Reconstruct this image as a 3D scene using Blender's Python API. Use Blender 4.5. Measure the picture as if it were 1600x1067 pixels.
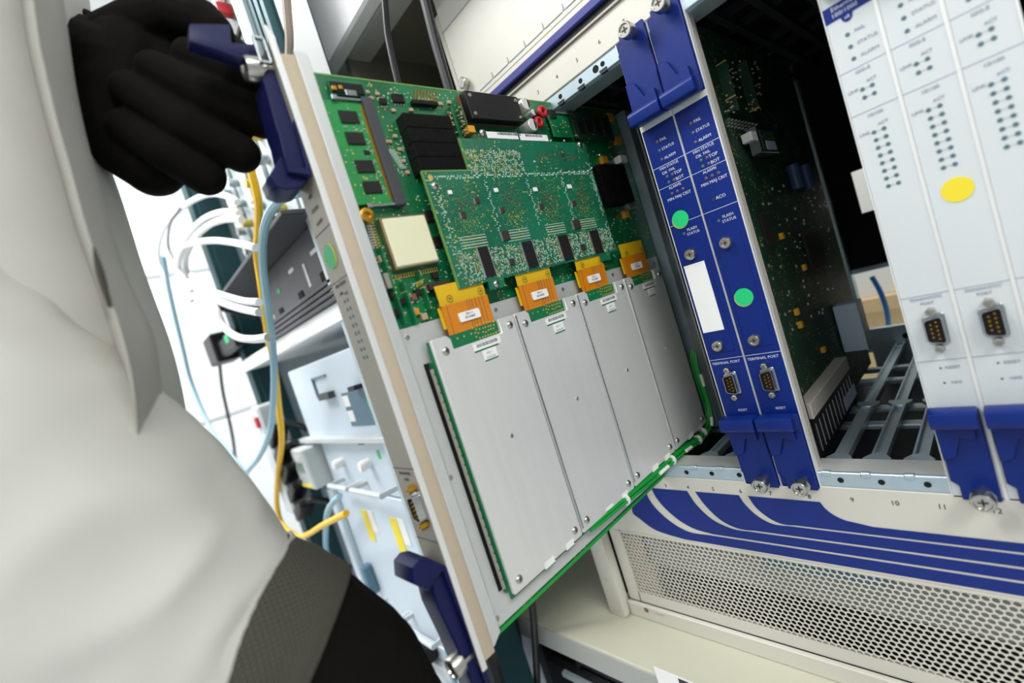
import bpy, bmesh, math, random
from mathutils import Vector, Matrix, noise

for _o in list(bpy.data.objects):
    bpy.data.objects.remove(_o)
SC = bpy.context.scene
COL = SC.collection

# ------------------------------------------------------------------ camera
# chassis axes: X along the slots, Y into the chassis, Z up; front panels lie in Y = 0
CM = ((0.64574072, 0.69994312, -0.30512056),
      (-0.16433166, -0.26284283, -0.95074116),
      (-0.74566348, 0.66407325, -0.0547055))
FPX = 720.1
CD = 0.385
CAM = Vector((0, -CD, 0))
cam_d = bpy.data.cameras.new('camera')
cam = bpy.data.objects.new('camera', cam_d)
COL.objects.link(cam)
r_, d_, f_ = (Vector(v) for v in CM)
m_ = Matrix.Identity(4)
for i_, v_ in enumerate((r_, -d_, -f_)):
    for j_ in range(3):
        m_[j_][i_] = v_[j_]
m_.translation = CAM
cam.matrix_world = m_
cam_d.sensor_width = 36
cam_d.lens = FPX / 1600 * 36
cam_d.clip_start = 0.01
cam_d.dof.use_dof = True
cam_d.dof.focus_distance = 0.40
cam_d.dof.aperture_fstop = 3.2
SC.camera = cam

# ------------------------------------------------------------------ world, lights, exposure
wd = bpy.data.worlds.new('room_ambient')
SC.world = wd
wd.use_nodes = True
wd.node_tree.nodes['Background'].inputs[0].default_value = (0.93, 0.97, 1.0, 1)
wd.node_tree.nodes['Background'].inputs[1].default_value = 0.40


def area(name, loc, target, sx, sy, power, col=(1, 1, 1)):
    l = bpy.data.lights.new(name, 'AREA')
    l.shape = 'RECTANGLE'
    l.size = sx
    l.size_y = sy
    l.energy = power
    l.color = col
    o = bpy.data.objects.new(name, l)
    COL.objects.link(o)
    o.location = loc
    o.rotation_euler = (Vector(target) - Vector(loc)).to_track_quat('-Z', 'Y').to_euler()
    return o


area('overhead_area_light', (1.05, -0.75, 1.34), (0.75, -0.65, 0), 1.2, 0.9, 46, (1.0, 0.99, 0.96))
area('overhead_area_light', (-1.1, -0.9, 1.34), (-1.1, -0.85, 0), 1.2, 0.6, 40)  # left lamp, added to brighten the white wall
area('overhead_area_light', (0.2, -2.2, 1.34), (0.2, -2.1, 0), 1.8, 0.6, 16)
area('overhead_area_light', (-0.1, 0.72, 1.34), (-0.1, 0.72, 0), 1.2, 0.22, 22)  # added rear lamp, lights the boxes behind the open cage
vs = SC.view_settings
vs.view_transform = 'Standard'
vs.look = 'None'
vs.exposure = 0.28
vs.gamma = 1
vs.use_curve_mapping = False


# ------------------------------------------------------------------ pixel helpers (a pixel gives a direction, a known plane the distance)
def ray(x, y):
    a, b = (x - 800) / FPX, (y - 533.5) / FPX
    return Vector((CM[0][i] * a + CM[1][i] * b + CM[2][i] for i in range(3)))


def pX(p, X):
    r = ray(*p)
    return CAM + r * (X / r.x)


def pY(p, Y):
    r = ray(*p)
    return CAM + r * ((Y + CD) / r.y)


def pZ(p, Z):
    r = ray(*p)
    return CAM + r * (Z / r.z)


def pD(x, y, t):
    return CAM + ray(x, y) * t


def crop(x0, y0, s):
    return lambda u, v: (x0 + u / s, y0 + v / s)


c1 = crop(480, 90, 4.638)
c2 = crop(700, 120, 4.444)
c3 = crop(480, 300, 4.638)
c4 = crop(760, 300, 4.638)


# ------------------------------------------------------------------ materials
def lin(h):
    h = h.lstrip('#')
    o = []
    for i in (0, 2, 4):
        c = int(h[i:i + 2], 16) / 255
        o.append(c / 12.92 if c <= 0.04045 else ((c + 0.055) / 1.055) ** 2.4)
    return (*o, 1)


MATS = {}


def mat(name, hexc, rough=0.5, metal=0.0, var=0.0, scale=200, bump=0.0, bscale=800, stretch=None, emit=0, coat=0, alpha=1, spec=None):
    m = bpy.data.materials.new(name)
    m.use_nodes = True
    nt = m.node_tree
    b = nt.nodes['Principled BSDF']
    b.inputs['Base Color'].default_value = lin(hexc)
    b.inputs['Roughness'].default_value = rough
    b.inputs['Metallic'].default_value = metal
    if spec is not None:
        b.inputs['Specular IOR Level'].default_value = spec
    if coat:
        b.inputs['Coat Weight'].default_value = coat
        b.inputs['Coat Roughness'].default_value = 0.15
    if emit:
        b.inputs['Emission Color'].default_value = lin(hexc)
        b.inputs['Emission Strength'].default_value = emit
    if alpha < 1:
        b.inputs['Alpha'].default_value = alpha
    if var or bump:
        tc = nt.nodes.new('ShaderNodeTexCoord')
        mp = nt.nodes.new('ShaderNodeMapping')
        nt.links.new(tc.outputs['Object'], mp.inputs[0])
        if stretch:
            mp.inputs['Scale'].default_value = stretch
        if var:
            n = nt.nodes.new('ShaderNodeTexNoise')
            n.inputs['Scale'].default_value = scale
            n.inputs['Detail'].default_value = 4
            nt.links.new(mp.outputs[0], n.inputs['Vector'])
            mx = nt.nodes.new('ShaderNodeMix')
            mx.data_type = 'RGBA'
            c = lin(hexc)
            mx.inputs[6].default_value = tuple(max(0, v * (1 - var)) for v in c[:3]) + (1,)
            mx.inputs[7].default_value = tuple(min(1, v * (1 + var)) for v in c[:3]) + (1,)
            nt.links.new(n.outputs['Fac'], mx.inputs[0])
            nt.links.new(mx.outputs[2], b.inputs['Base Color'])
        if bump:
            n2 = nt.nodes.new('ShaderNodeTexNoise')
            n2.inputs['Scale'].default_value = bscale
            nt.links.new(mp.outputs[0], n2.inputs['Vector'])
            bp = nt.nodes.new('ShaderNodeBump')
            bp.inputs['Strength'].default_value = bump
            bp.inputs['Distance'].default_value = 0.0005
            nt.links.new(n2.outputs['Fac'], bp.inputs['Height'])
            nt.links.new(bp.outputs[0], b.inputs['Normal'])
    MATS[name] = m
    return m


mat('wall_white', '#f4f6f7', 0.6, var=0.03, scale=4)
mat('cream', '#d0cdc2', 0.42, var=0.02, scale=30, bump=0.05, bscale=2500)
mat('shelf_cream', '#c5c3b0', 0.45, var=0.03, scale=8, bump=0.05, bscale=1500)
mat('blue', '#042475', 0.38, spec=0.3, var=0.06, scale=60, bump=0.04, bscale=2500)
mat('blue_plastic', '#04236f', 0.40, spec=0.3, var=0.05, scale=60)
mat('navy_plastic_shaded', '#0d1446', 0.42, spec=0.3, var=0.05, scale=60)  # blue darkened: shadow on the pulled card's ejectors is in the colour
mat('stripe_blue', '#04267a', 0.32, spec=0.35, var=0.04, scale=20)
mat('purple_trim', '#343784', 0.3)
mat('print_white', '#ccd2e0', 0.5)
mat('print_grey', '#a7aab0', 0.6)
mat('print_slate', '#8a93a8', 0.6)
mat('print_dark', '#2d2f36', 0.6)
mat('galvanised', '#b9cad3', 0.34, 0.65, var=0.12, scale=60)
mat('steel', '#b8bdc0', 0.25, 1.0, var=0.08, scale=80)
mat('screw_steel', '#c2c0b8', 0.28, 1.0)
mat('aluminium', '#d3d6d4', 0.42, 0.4, var=0.05, scale=60, stretch=(1, 0.15, 1), bump=0.03, bscale=1500)
mat('brushed', '#e6e7e4', 0.42, 0.4, var=0.05, scale=140, stretch=(1, 1, 0.08))
mat('edge_white', '#e6e7e4', 0.4, 0.3)
mat('panel_taupe_shaded', '#9b978a', 0.5, 0.2, var=0.02, scale=40)  # taupe holds the shadow on the pulled card's front; small parts reuse it
mat('gasket', '#bfb09a', 0.8, var=0.06, scale=250, bump=0.3, bscale=700)
mat('gasket_grey', '#b1aca2', 0.7, 0.2, var=0.08, scale=250, bump=0.3, bscale=900)
mat('white_panel', '#c8cecf', 0.4, var=0.01, scale=20)
mat('black_plastic', '#0f0f11', 0.45, spec=0.3)
mat('black_cable', '#17181a', 0.4)
mat('chip', '#211f1f', 0.5, var=0.1, scale=300, spec=0.3)
mat('chip_brown', '#3a2f2b', 0.5)
mat('heatsink', '#0d0d0d', 0.45, spec=0.25)
mat('filter_grey', '#8d908b', 0.6)
mat('slate_plastic', '#3d3f45', 0.55)
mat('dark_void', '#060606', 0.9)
mat('dark_steel', '#2f353a', 0.5, 0.6)
mat('gold', '#c99b3a', 0.3, 0.9)
mat('gold_dot', '#d8c264', 0.4, 0.5)
mat('smd_tan', '#b6a184', 0.5)
mat('smd_brown', '#7a5a48', 0.5)
mat('solder', '#cfd3cf', 0.3, 0.8)
mat('pad_mint', '#bcd6c6', 0.55)
mat('tantalum', '#d79a24', 0.5)
mat('kapton', '#d9830e', 0.35, var=0.06, scale=90, coat=0.3)
mat('kapton_yellow', '#e0b41b', 0.4, var=0.04, scale=60)
mat('label_white', '#f3f3f1', 0.55)
mat('shield_cream', '#e9e6c4', 0.4)
mat('shield_rim', '#a59a78', 0.35, 0.8)
mat('sticker_green', '#17c777', 0.5)
mat('sticker_green_dark', '#22a868', 0.5)
mat('sticker_yellow', '#e2d02c', 0.5)
mat('red_coil', '#b3141d', 0.4, var=0.3, scale=900)
mat('cap_white', '#dcdcd6', 0.4, 0.3)
mat('green_wire', '#12963a', 0.4)
mat('tie_white', '#eef0ea', 0.5)
mat('led_grey', '#55586a', 0.4)
mat('led_teal', '#4d6a76', 0.4)
mat('led_green', '#3c5d68', 0.4)
mat('led_brown', '#5b4a5c', 0.4)
mat('coat', '#c9c8c1', 0.85, var=0.05, scale=25, bump=0.35, bscale=1800)
mat('coat_seam', '#bcbab2', 0.85, var=0.05, scale=25, bump=0.35, bscale=1800)
mat('glove', '#0f0d0a', 0.88, var=0.3, scale=60, bump=0.4, bscale=2600, spec=0.12)
mat('skin', '#c99a7e', 0.6)
mat('rack_teal', '#274a4f', 0.45, 0.5, var=0.15, scale=12)
mat('rack_silver', '#b9c6cb', 0.4, 0.5)
mat('unit_blue', '#cddbe6', 0.45, var=0.03, scale=8)
mat('unit_label', '#55788a', 0.5)
mat('switch_grey', '#46484c', 0.5, var=0.06, scale=15)
mat('cable_white', '#eef0ee', 0.45)
mat('cable_yellow', '#f2bf27', 0.45)
mat('cable_blue', '#9cc4d4', 0.45)
mat('cable_tan', '#b7aa9c', 0.5)
mat('bright_yellow', '#f3dc1c', 0.5)
mat('red_switch', '#c01f25', 0.4)
mat('underside_shaded', '#6a675a', 0.8, var=0.05, scale=5)  # grey-brown with the shade under the overhead beam mixed into the colour
mat('beam_grey', '#a9aca6', 0.6)
mat('carton', '#d9c09a', 0.8, var=0.06, scale=15)
mat('floor_grey', '#b9bcbd', 0.4, var=0.08, scale=6)
mat('blue_tube', '#2b6ea8', 0.4)
mat('module_grey', '#b4c4d6', 0.45)
mat('cap_blue', '#31496b', 0.35)
mat('lcd', '#7f9a86', 0.3)


def knit_mat():
    m = mat('knit', '#3d3c36', 0.9, bump=0.2, bscale=2500)
    nt = m.node_tree
    b = nt.nodes['Principled BSDF']
    tc = nt.nodes.new('ShaderNodeTexCoord')
    br = nt.nodes.new('ShaderNodeTexBrick')
    br.inputs['Scale'].default_value = 1
    br.inputs['Brick Width'].default_value = 1.0
    br.inputs['Row Height'].default_value = 0.6
    br.inputs['Mortar Size'].default_value = 0.14
    br.inputs['Color1'].default_value = lin('#2b2a25')
    br.inputs['Color2'].default_value = lin('#25241f')
    br.inputs['Mortar'].default_value = lin('#4b493f')
    mp = nt.nodes.new('ShaderNodeMapping')
    mp.inputs['Scale'].default_value = (110, 30, 1)
    nt.links.new(tc.outputs['UV'], mp.inputs[0])
    nt.links.new(mp.outputs[0], br.inputs[0])
    nt.links.new(br.outputs['Color'], b.inputs['Base Color'])


knit_mat()


def pcb_mat(name, base, dark, trace, via='#c9b65a', amount=0.5, coat=0.25, rough=0.38):
    """green solder mask with copper traces, vias and fine silk print"""
    m = mat(name, base, rough, coat=coat)
    nt = m.node_tree
    b = nt.nodes['Principled BSDF']
    N = nt.nodes.new
    tc = N('ShaderNodeTexCoord')
    sp = N('ShaderNodeSeparateXYZ')
    nt.links.new(tc.outputs['Object'], sp.inputs[0])
    cb = N('ShaderNodeCombineXYZ')
    nt.links.new(sp.outputs[1], cb.inputs[0])
    nt.links.new(sp.outputs[2], cb.inputs[1])
    n = N('ShaderNodeTexNoise')
    n.inputs['Scale'].default_value = 28
    nt.links.new(cb.outputs[0], n.inputs['Vector'])

    def mixc(fac, a, bb):
        mx = N('ShaderNodeMix')
        mx.data_type = 'RGBA'
        for s, v in ((0, fac), (6, a), (7, bb)):
            if isinstance(v, (tuple, float, int)):
                mx.inputs[s].default_value = v
            else:
                nt.links.new(v, mx.inputs[s])
        return mx.outputs[2]

    def math_(op, a, bb=0.0):
        q = N('ShaderNodeMath')
        q.operation = op
        for s, v in ((0, a), (1, bb)):
            if isinstance(v, (float, int)):
                q.inputs[s].default_value = v
            else:
                nt.links.new(v, q.inputs[s])
        return q.outputs[0]

    ramp = N('ShaderNodeValToRGB')
    ramp.color_ramp.elements[0].position = 0.4
    ramp.color_ramp.elements[1].position = 0.6
    nt.links.new(n.outputs['Fac'], ramp.inputs[0])
    col = mixc(ramp.outputs[0], lin(dark), lin(base))
    # manhattan traces
    vo = N('ShaderNodeTexVoronoi')
    vo.distance = 'MANHATTAN'
    vo.feature = 'F1'
    vo.inputs['Scale'].default_value = 170
    nt.links.new(cb.outputs[0], vo.inputs['Vector'])
    w = math_('FRACT', math_('MULTIPLY', vo.outputs['Distance'], 3.0))
    tr = math_('MULTIPLY', math_('LESS_THAN', w, 0.28), amount)
    col = mixc(tr, col, lin(trace))
    # vias
    v2 = N('ShaderNodeTexVoronoi')
    v2.feature = 'F1'
    v2.inputs['Scale'].default_value = 330
    nt.links.new(cb.outputs[0], v2.inputs['Vector'])
    n3 = N('ShaderNodeTexNoise')
    n3.inputs['Scale'].default_value = 60
    nt.links.new(cb.outputs[0], n3.inputs['Vector'])
    vm = math_('MULTIPLY', math_('LESS_THAN', v2.outputs['Distance'], 0.22), math_('GREATER_THAN', n3.outputs['Fac'], 0.53))
    col = mixc(vm, col, lin(via))
    nt.links.new(col, b.inputs['Base Color'])


pcb_mat('pcb_main', '#0b7345', '#065832', '#17905a', amount=0.35)
pcb_mat('pcb_mezz', '#0a6647', '#07563b', '#46a07c', amount=0.5)
pcb_mat('pcb_dimm', '#1d8f45', '#137a38', '#2fa558', amount=0.35)
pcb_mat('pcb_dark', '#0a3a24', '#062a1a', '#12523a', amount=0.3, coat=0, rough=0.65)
mat('pcb_edge', '#6f9a4e', 0.5)
mat('pcb_plain', '#0b7044', 0.45)

# ------------------------------------------------------------------ mesh helpers
WPOS = {}


class MB:
    def __init__(s):
        s.v = []
        s.f = []

    def add(s, vs, fs):
        n = len(s.v)
        s.v += [tuple(v) for v in vs]
        s.f += [tuple(i + n for i in f) for f in fs]
        return s

    def box(s, x, y, z):
        x, y, z = sorted(x), sorted(y), sorted(z)
        vs = [(a, b, c) for a in x for b in y for c in z]
        return s.add(vs, [(0, 1, 3, 2), (4, 6, 7, 5), (0, 4, 5, 1), (2, 3, 7, 6), (0, 2, 6, 4), (1, 5, 7, 3)])

    def cbox(s, c, d):
        return s.box(*[(c[i] - d[i] / 2, c[i] + d[i] / 2) for i in range(3)])

    def prism(s, poly, axis, lo, hi):
        """polygon in the two other axes (order XYZ without axis) extruded lo..hi"""
        n = len(poly)

        def mk(p, h):
            q = list(p)
            q.insert(axis, h)
            return q
        vs = [mk(p, lo) for p in poly] + [mk(p, hi) for p in poly]
        fs = [tuple(range(n)), tuple(range(2 * n - 1, n - 1, -1))] + [(i, (i + 1) % n, n + (i + 1) % n, n + i) for i in range(n)]
        return s.add(vs, fs)

    def loft(s, rings, cap=True, closed=True):
        n = len(rings[0])
        vs = [p for r in rings for p in r]
        fs = []
        for k in range(len(rings) - 1):
            for i in range(n if closed else n - 1):
                j = (i + 1) % n
                fs.append((k * n + i, k * n + j, (k + 1) * n + j, (k + 1) * n + i))
        if cap:
            fs.append(tuple(range(n - 1, -1, -1)))
            fs.append(tuple(range((len(rings) - 1) * n, len(rings) * n)))
        return s.add(vs, fs)

    def cyl(s, a, b, r, n=16, r2=None):
        a, b = Vector(a), Vector(b)
        return s.loft([ring(a, b - a, r, n), ring(b, b - a, r if r2 is None else r2, n)])

    def lathe(s, a, axis, prof, n=20):
        """prof: (distance along axis, radius)"""
        a, ax = Vector(a), Vector(axis).normalized()
        return s.loft([ring(a + ax * h, ax, max(r, 1e-5), n) for h, r in prof])

    def tube(s, pts, r, n=8, sub=6):
        pts = [Vector(p) for p in pts]
        if sub > 1 and len(pts) > 2:
            pts = spline(pts, sub)
        rings = []
        up = None
        for i, p in enumerate(pts):
            t = (pts[min(i + 1, len(pts) - 1)] - pts[max(i - 1, 0)]).normalized()
            if up is None:
                up = t.orthogonal().normalized()
            up = (up - t * up.dot(t)).normalized()
            w = t.cross(up)
            rr = r[i * (len(r) - 1) // max(1, len(pts) - 1)] if isinstance(r, (list, tuple)) else r
            rings.append([p + (up * math.cos(2 * math.pi * k / n) + w * math.sin(2 * math.pi * k / n)) * rr for k in range(n)])
        return s.loft(rings)


def ring(c, ax, r, n):
    ax = Vector(ax).normalized()
    u = ax.orthogonal().normalized()
    w = ax.cross(u)
    return [c + (u * math.cos(2 * math.pi * k / n) + w * math.sin(2 * math.pi * k / n)) * r for k in range(n)]


def spline(pts, sub):
    out = []
    n = len(pts)
    for i in range(n - 1):
        p0, p1, p2, p3 = pts[max(i - 1, 0)], pts[i], pts[i + 1], pts[min(i + 2, n - 1)]
        for k in range(sub):
            t = k / sub
            out.append(0.5 * ((2 * p1) + (p2 - p0) * t + (2 * p0 - 5 * p1 + 4 * p2 - p3) * t * t + (3 * p1 - p0 - 3 * p2 + p3) * t ** 3))
    out.append(pts[-1])
    return out


def mesh_of(mb, name, m, bev=0, smooth=35, seg=1):
    me = bpy.data.meshes.new(name)
    me.from_pydata(mb.v, [], mb.f)
    bm = bmesh.new()
    bm.from_mesh(me)
    bmesh.ops.recalc_face_normals(bm, faces=bm.faces)
    if bev:
        es = [e for e in bm.edges if len(e.link_faces) == 2 and e.calc_face_angle(0) > 0.6]
        bmesh.ops.bevel(bm, geom=es, offset=bev, segments=seg, profile=0.6, affect='EDGES', clamp_overlap=True)
    bm.to_mesh(me)
    bm.free()
    me.materials.append(MATS[m])
    if smooth:
        for p in me.polygons:
            p.use_smooth = True
        me.set_sharp_from_angle(angle=math.radians(smooth))
    return me


def link(name, data, parent=None, pos=(0, 0, 0), rot=None):
    o = bpy.data.objects.new(name, data)
    COL.objects.link(o)
    pos = Vector(pos)
    WPOS[o.name] = pos
    if parent is not None:
        o.parent = parent
        o.location = pos - WPOS[parent.name]
    else:
        o.location = pos
    if rot:
        o.rotation_euler = rot
    return o


def part(name, mb, m, parent=None, bev=0, smooth=35, label=None, kind=None, seg=1):
    o = link(name, mesh_of(mb, name, m, bev, smooth, seg), parent)
    if label:
        o['label'] = label
    if kind:
        o['kind'] = kind
    return o


def thing(name, label, cat, pos=(0, 0, 0), group=None):
    o = link(name, None, None, pos)
    o.empty_display_size = 0.02
    o['label'] = label
    o['category'] = cat
    if group:
        o['group'] = group
    return o


def single(name, mb, m, label, cat, bev=0, smooth=35, group=None):
    o = part(name, mb, m, None, bev, smooth, label)
    o['category'] = cat
    if group:
        o['group'] = group
    return o


def struct(name, mb, m):
    o = part(name, mb, m)
    o['kind'] = 'structure'
    return o


FONT = {}


def text_mesh(s, size, m, bold=0.0):
    k = (s, size, m, bold)
    if k not in FONT:
        cu = bpy.data.curves.new('lettering', 'FONT')
        cu.body = s
        cu.size = size
        cu.align_x = 'CENTER'
        cu.align_y = 'CENTER'
        cu.extrude = 0.00006
        cu.offset = bold
        cu.resolution_u = 2
        ob = bpy.data.objects.new('lettering', cu)
        COL.objects.link(ob)
        bpy.context.view_layer.update()
        me = bpy.data.meshes.new_from_object(ob.evaluated_get(bpy.context.evaluated_depsgraph_get()))
        bpy.data.objects.remove(ob)
        me.materials.clear()
        me.materials.append(MATS[m])
        FONT[k] = me
    return FONT[k]


H = math.pi / 2
FRONT = (H, 0, 0)
SIDE = (H, 0, H)


def text(s, size, m, parent, pos, rot=FRONT, bold=0.0):
    return link('lettering', text_mesh(s, size, m, bold), parent, pos, rot)


def disc(mb, c, r, axis, th, n=24, sx=1.0):
    """flat disc centred at c, thickness th along axis (+ direction), axis 0=+X, 1=-Y"""
    pts = [(math.cos(2 * math.pi * i / n) * r * sx, math.sin(2 * math.pi * i / n) * r) for i in range(n)]
    if axis == 0:
        return mb.prism([(c[1] + a, c[2] + b) for a, b in pts], 0, c[0], c[0] + th)
    return mb.prism([(c[0] + a, c[2] + b) for a, b in pts], 1, c[1] - th, c[1])


def rrect(w, h, r, n=4):
    out = []
    for cx, cy, a0 in ((w / 2 - r, h / 2 - r, 0), (-w / 2 + r, h / 2 - r, 90), (-w / 2 + r, -h / 2 + r, 180), (w / 2 - r, -h / 2 + r, 270)):
        for k in range(n + 1):
            a = math.radians(a0 + 90 * k / n)
            out.append((cx + r * math.cos(a), cy + r * math.sin(a)))
    return out


# ------------------------------------------------------------------ setting
struct('floor', MB().box((-2.6, 2.6), (-3.2, 1.7), (-1.42, -1.40)), 'floor_grey')
struct('ceiling', MB().box((-2.6, 2.6), (-3.2, 1.7), (1.36, 1.38)), 'wall_white')
wl = struct('wall_left', MB().box((-2.02, -2.0), (-3.2, 1.7), (-1.40, 1.36)), 'wall_white')
struct('wall_back', MB().box((-2.0, 2.6), (1.68, 1.7), (-1.40, 1.36)), 'wall_white')
# wide white boards on the left wall with recessed joints
for (a, b) in ((-1.38, -0.62), (-0.605, -0.045), (-0.03, 0.50), (0.515, 1.34)):
    for (ya, yb) in ((-2.4, -0.75), (-0.735, 0.45), (0.465, 1.6)):
        part('board', MB().box((-2.0, -1.985), (ya, yb), (a, b)), 'wall_white', wl, bev=0.004)

# upper cabinet beam over the chassis
bm_ = thing('overhead_cabinet', 'white overhead cabinet beam above the opened circuit card, dark underneath', 'cabinet', (-0.2, 0.2, 0.375))
part('front_panel', MB().box((-0.556, 0.60), (-0.065, -0.045), (0.375, 1.05)), 'wall_white', bm_, bev=0.003)
part('front_lip', MB().box((-0.556, 0.60), (-0.045, -0.012), (0.375, 0.39)), 'beam_grey', bm_, bev=0.002)
part('underside_panel', MB().box((-0.525, 0.60), (-0.012, 0.43), (0.385, 0.395)), 'underside_shaded', bm_)
part('back_panel', MB().box((-0.525, 0.60), (0.42, 0.43), (0.18, 0.385)), 'underside_shaded', bm_)
part('side_panel', MB().box((-0.525, -0.515), (-0.045, 0.43), (-0.36, 0.385)), 'underside_shaded', bm_)

# shelf that carries the chassis
sh = thing('equipment_shelf', 'cream metal shelf carrying the chassis, below the perforated grille', 'shelf', (-0.1, 0.2, -0.41))
part('shelf_top', MB().box((-0.525, 0.62), (-0.067, 1.20), (-0.402, -0.3840)), 'shelf_cream', sh, bev=0.002)
part('front_lip', MB().box((-0.525, 0.62), (-0.069, -0.0672), (-0.412, -0.3845)), 'beam_grey', sh, bev=0.0004)

# ------------------------------------------------------------------ chassis
ch = thing('equipment_chassis', 'cream card-cage chassis with blue stripes and perforated lower grille', 'chassis', (-0.1, 0.2, -0.384))
CR = 0.14            # right end of what is built of the front
part('side_wall', MB().box((-0.383, -0.380), (0.0, 0.41), (-0.366, 0.236)), 'dark_steel', ch)
part('side_wall', MB().box((CR, CR + 0.003), (0.0, 0.41), (-0.366, 0.236)), 'dark_steel', ch)
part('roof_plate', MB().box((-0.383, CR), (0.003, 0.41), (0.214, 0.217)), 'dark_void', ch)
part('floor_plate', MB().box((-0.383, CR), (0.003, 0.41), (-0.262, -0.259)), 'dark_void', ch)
# upper fascia
hood = part('hood', MB().box((-0.381, CR), (-0.004, 0.20), (0.2365, 0.372)), 'cream', ch, bev=0.002)
part('hood_end', MB().box((-0.393, -0.3815), (0.0, 0.20), (0.225, 0.352)), 'cream', ch, bev=0.003)
part('hood_seam', MB().box((-0.381, CR), (-0.0046, -0.004), (0.3245, 0.3257)), 'print_grey', hood)
part('purple_trim', MB().box((-0.381, CR), (-0.006, 0.003), (0.2245, 0.2325)), 'purple_trim', ch, bev=0.001)
part('trim_seam', MB().box((-0.381, CR), (-0.002, 0.003), (0.2185, 0.2245)), 'black_plastic', ch)  # dark seam strip below the purple trim
part('seal', MB().box((-0.381, CR), (-0.003, 0.003), (0.2168, 0.2185)), 'gasket_grey', ch)
part('trim_lip', MB().box((-0.381, CR), (-0.005, 0.003), (0.2325, 0.2365)), 'cream', ch)
k = 0
x = -0.352
while x < CR - 0.03:
    part('vent_slot', MB().box((x, x + 0.0215), (-0.0046, -0.0038), (0.2425, 0.2434)), 'print_grey', hood)
    part('vent_tick', MB().prism([(x + 0.0225, 0.243), (x + 0.0235, 0.249), (x + 0.0243, 0.243)], 1, -0.0048, -0.0036), 'print_grey', hood)
    x += 0.0254
p = pY((725, 130), -0.008)
sc_ = MB().lathe((p.x, 0, p.z), (0, -1, 0), [(0, 0.0045), (0.006, 0.0045), (0.006, 0.006), (0.011, 0.006), (0.012, 0.005)])
part('hood_screw', sc_, 'screw_steel', ch)
top = part('upper_fascia', MB().box((-0.381, CR), (-0.0008, 0.003), (0.1895, 0.2168)), 'cream', ch, bev=0.0008)
for n_, x_ in ((3, -0.2816), (4, -0.2559), (5, -0.2306), (6, -0.2051), (7, -0.1797)):
    text(str(n_), 0.0052, 'print_dark', top, (x_, -0.0009, 0.2006))
# upper rail
ur = part('upper_rail', MB().box((-0.381, CR), (0.0005, 0.004), (0.1775, 0.1895)), 'galvanised', ch, bev=0.0006)
part('rail_flange', MB().box((-0.381, CR), (0.004, 0.028), (0.1765, 0.179)), 'galvanised', ch)
for x_, r_h in ((-0.285, 0.0022), (-0.2596, 0.0022), (-0.2342, 0.0022), (-0.2088, 0.0022), (-0.1834, 0.0022), (-0.2165, 0.0032)):
    part('rail_hole', disc(MB(), (x_, 0.0006, 0.1840), r_h, 1, 0.0003, 14), 'dark_void', ur)
for x_ in (-0.286, -0.2606, -0.2352, -0.2098):
    part('rail_tab', MB().prism([(x_ - 0.004, 0.1800), (x_ + 0.004, 0.1800), (x_ + 0.0028, 0.1768), (x_ - 0.0028, 0.1768)], 1, -0.0004, 0.003), 'dark_steel', ur)
# upper guide lattice
for i in range(13):
    x_ = -0.362 + 0.0254 * i
    part('upper_guide', MB().box((x_ - 0.003, x_ + 0.003), (0.028, 0.40), (0.184, 0.190)), 'dark_steel', ch)
for y_ in (0.035, 0.085, 0.125, 0.205, 0.245, 0.33):
    part('upper_crossbar', MB().box((-0.38, CR), (y_, y_ + 0.007), (0.1905, 0.196)), 'dark_steel', ch)
# lower rail and guides
lr = part('lower_rail', MB().box((-0.381, CR), (0.0005, 0.004), (-0.2045, -0.1925)), 'galvanised', ch, bev=0.0006)
part('rail_ledge', MB().box((-0.381, CR), (0.004, 0.026), (-0.1945, -0.1925)), 'aluminium', ch)
guide_x = [-0.2625 - 0.0254 * 2, -0.2625 - 0.0254, -0.2355, -0.2101, -0.125, -0.0996, -0.0742, -0.0488]
for x_ in [-0.247, -0.2216, -0.1962, -0.119, -0.0936, -0.068]:
    part('rail_hole', disc(MB(), (x_, 0.0004, -0.1985), 0.0021, 1, 0.0003, 14), 'dark_void', lr)
for x_ in guide_x:
    part('rail_tab', MB().box((x_ - 0.0055, x_ + 0.0005), (-0.0006, 0.004), (-0.1955, -0.1915)), 'galvanised', lr, bev=0.0006)
    g = part('guide_rail', MB().box((x_ - 0.0042, x_ + 0.0042), (0.034, 0.40), (-0.2010, -0.1975)), 'galvanised', ch)
    for sgn in (-1, 1):
        part('guide_lip', MB().box((x_ + sgn * 0.0042 - 0.0007, x_ + sgn * 0.0042 + 0.0007), (0.034, 0.40), (-0.1975, -0.1942)), 'galvanised', g)
    part('guide_foot', MB().prism([(x_ - 0.0092, 0.026), (x_ + 0.0092, 0.026), (x_ + 0.0092, 0.031), (x_ + 0.0042, 0.040), (x_ - 0.0042, 0.040), (x_ - 0.0092, 0.031)], 2, -0.1965, -0.1935), 'galvanised', g, bev=0.0004)
    part('guide_foot', MB().prism([(x_ - 0.0042, 0.150), (x_ + 0.0042, 0.150), (x_ + 0.0092, 0.158), (x_ + 0.0092, 0.164), (x_ - 0.0092, 0.164), (x_ - 0.0092, 0.158)], 2, -0.1975, -0.1940), 'galvanised', g, bev=0.0004)
for px_ in ((1300, 668), (1320, 643), (1345, 600), (1360, 580), (1385, 545)):
    y_ = pZ(px_, -0.203).y
    part('lower_crossbar', MB().box((-0.38, CR), (y_, y_ + 0.012), (-0.2065, -0.2015)), 'galvanised', ch, bev=0.0012)
part('guide_bed', MB().box((-0.38, CR), (0.004, 0.40), (-0.246, -0.243)), 'dark_steel', ch)
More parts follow.
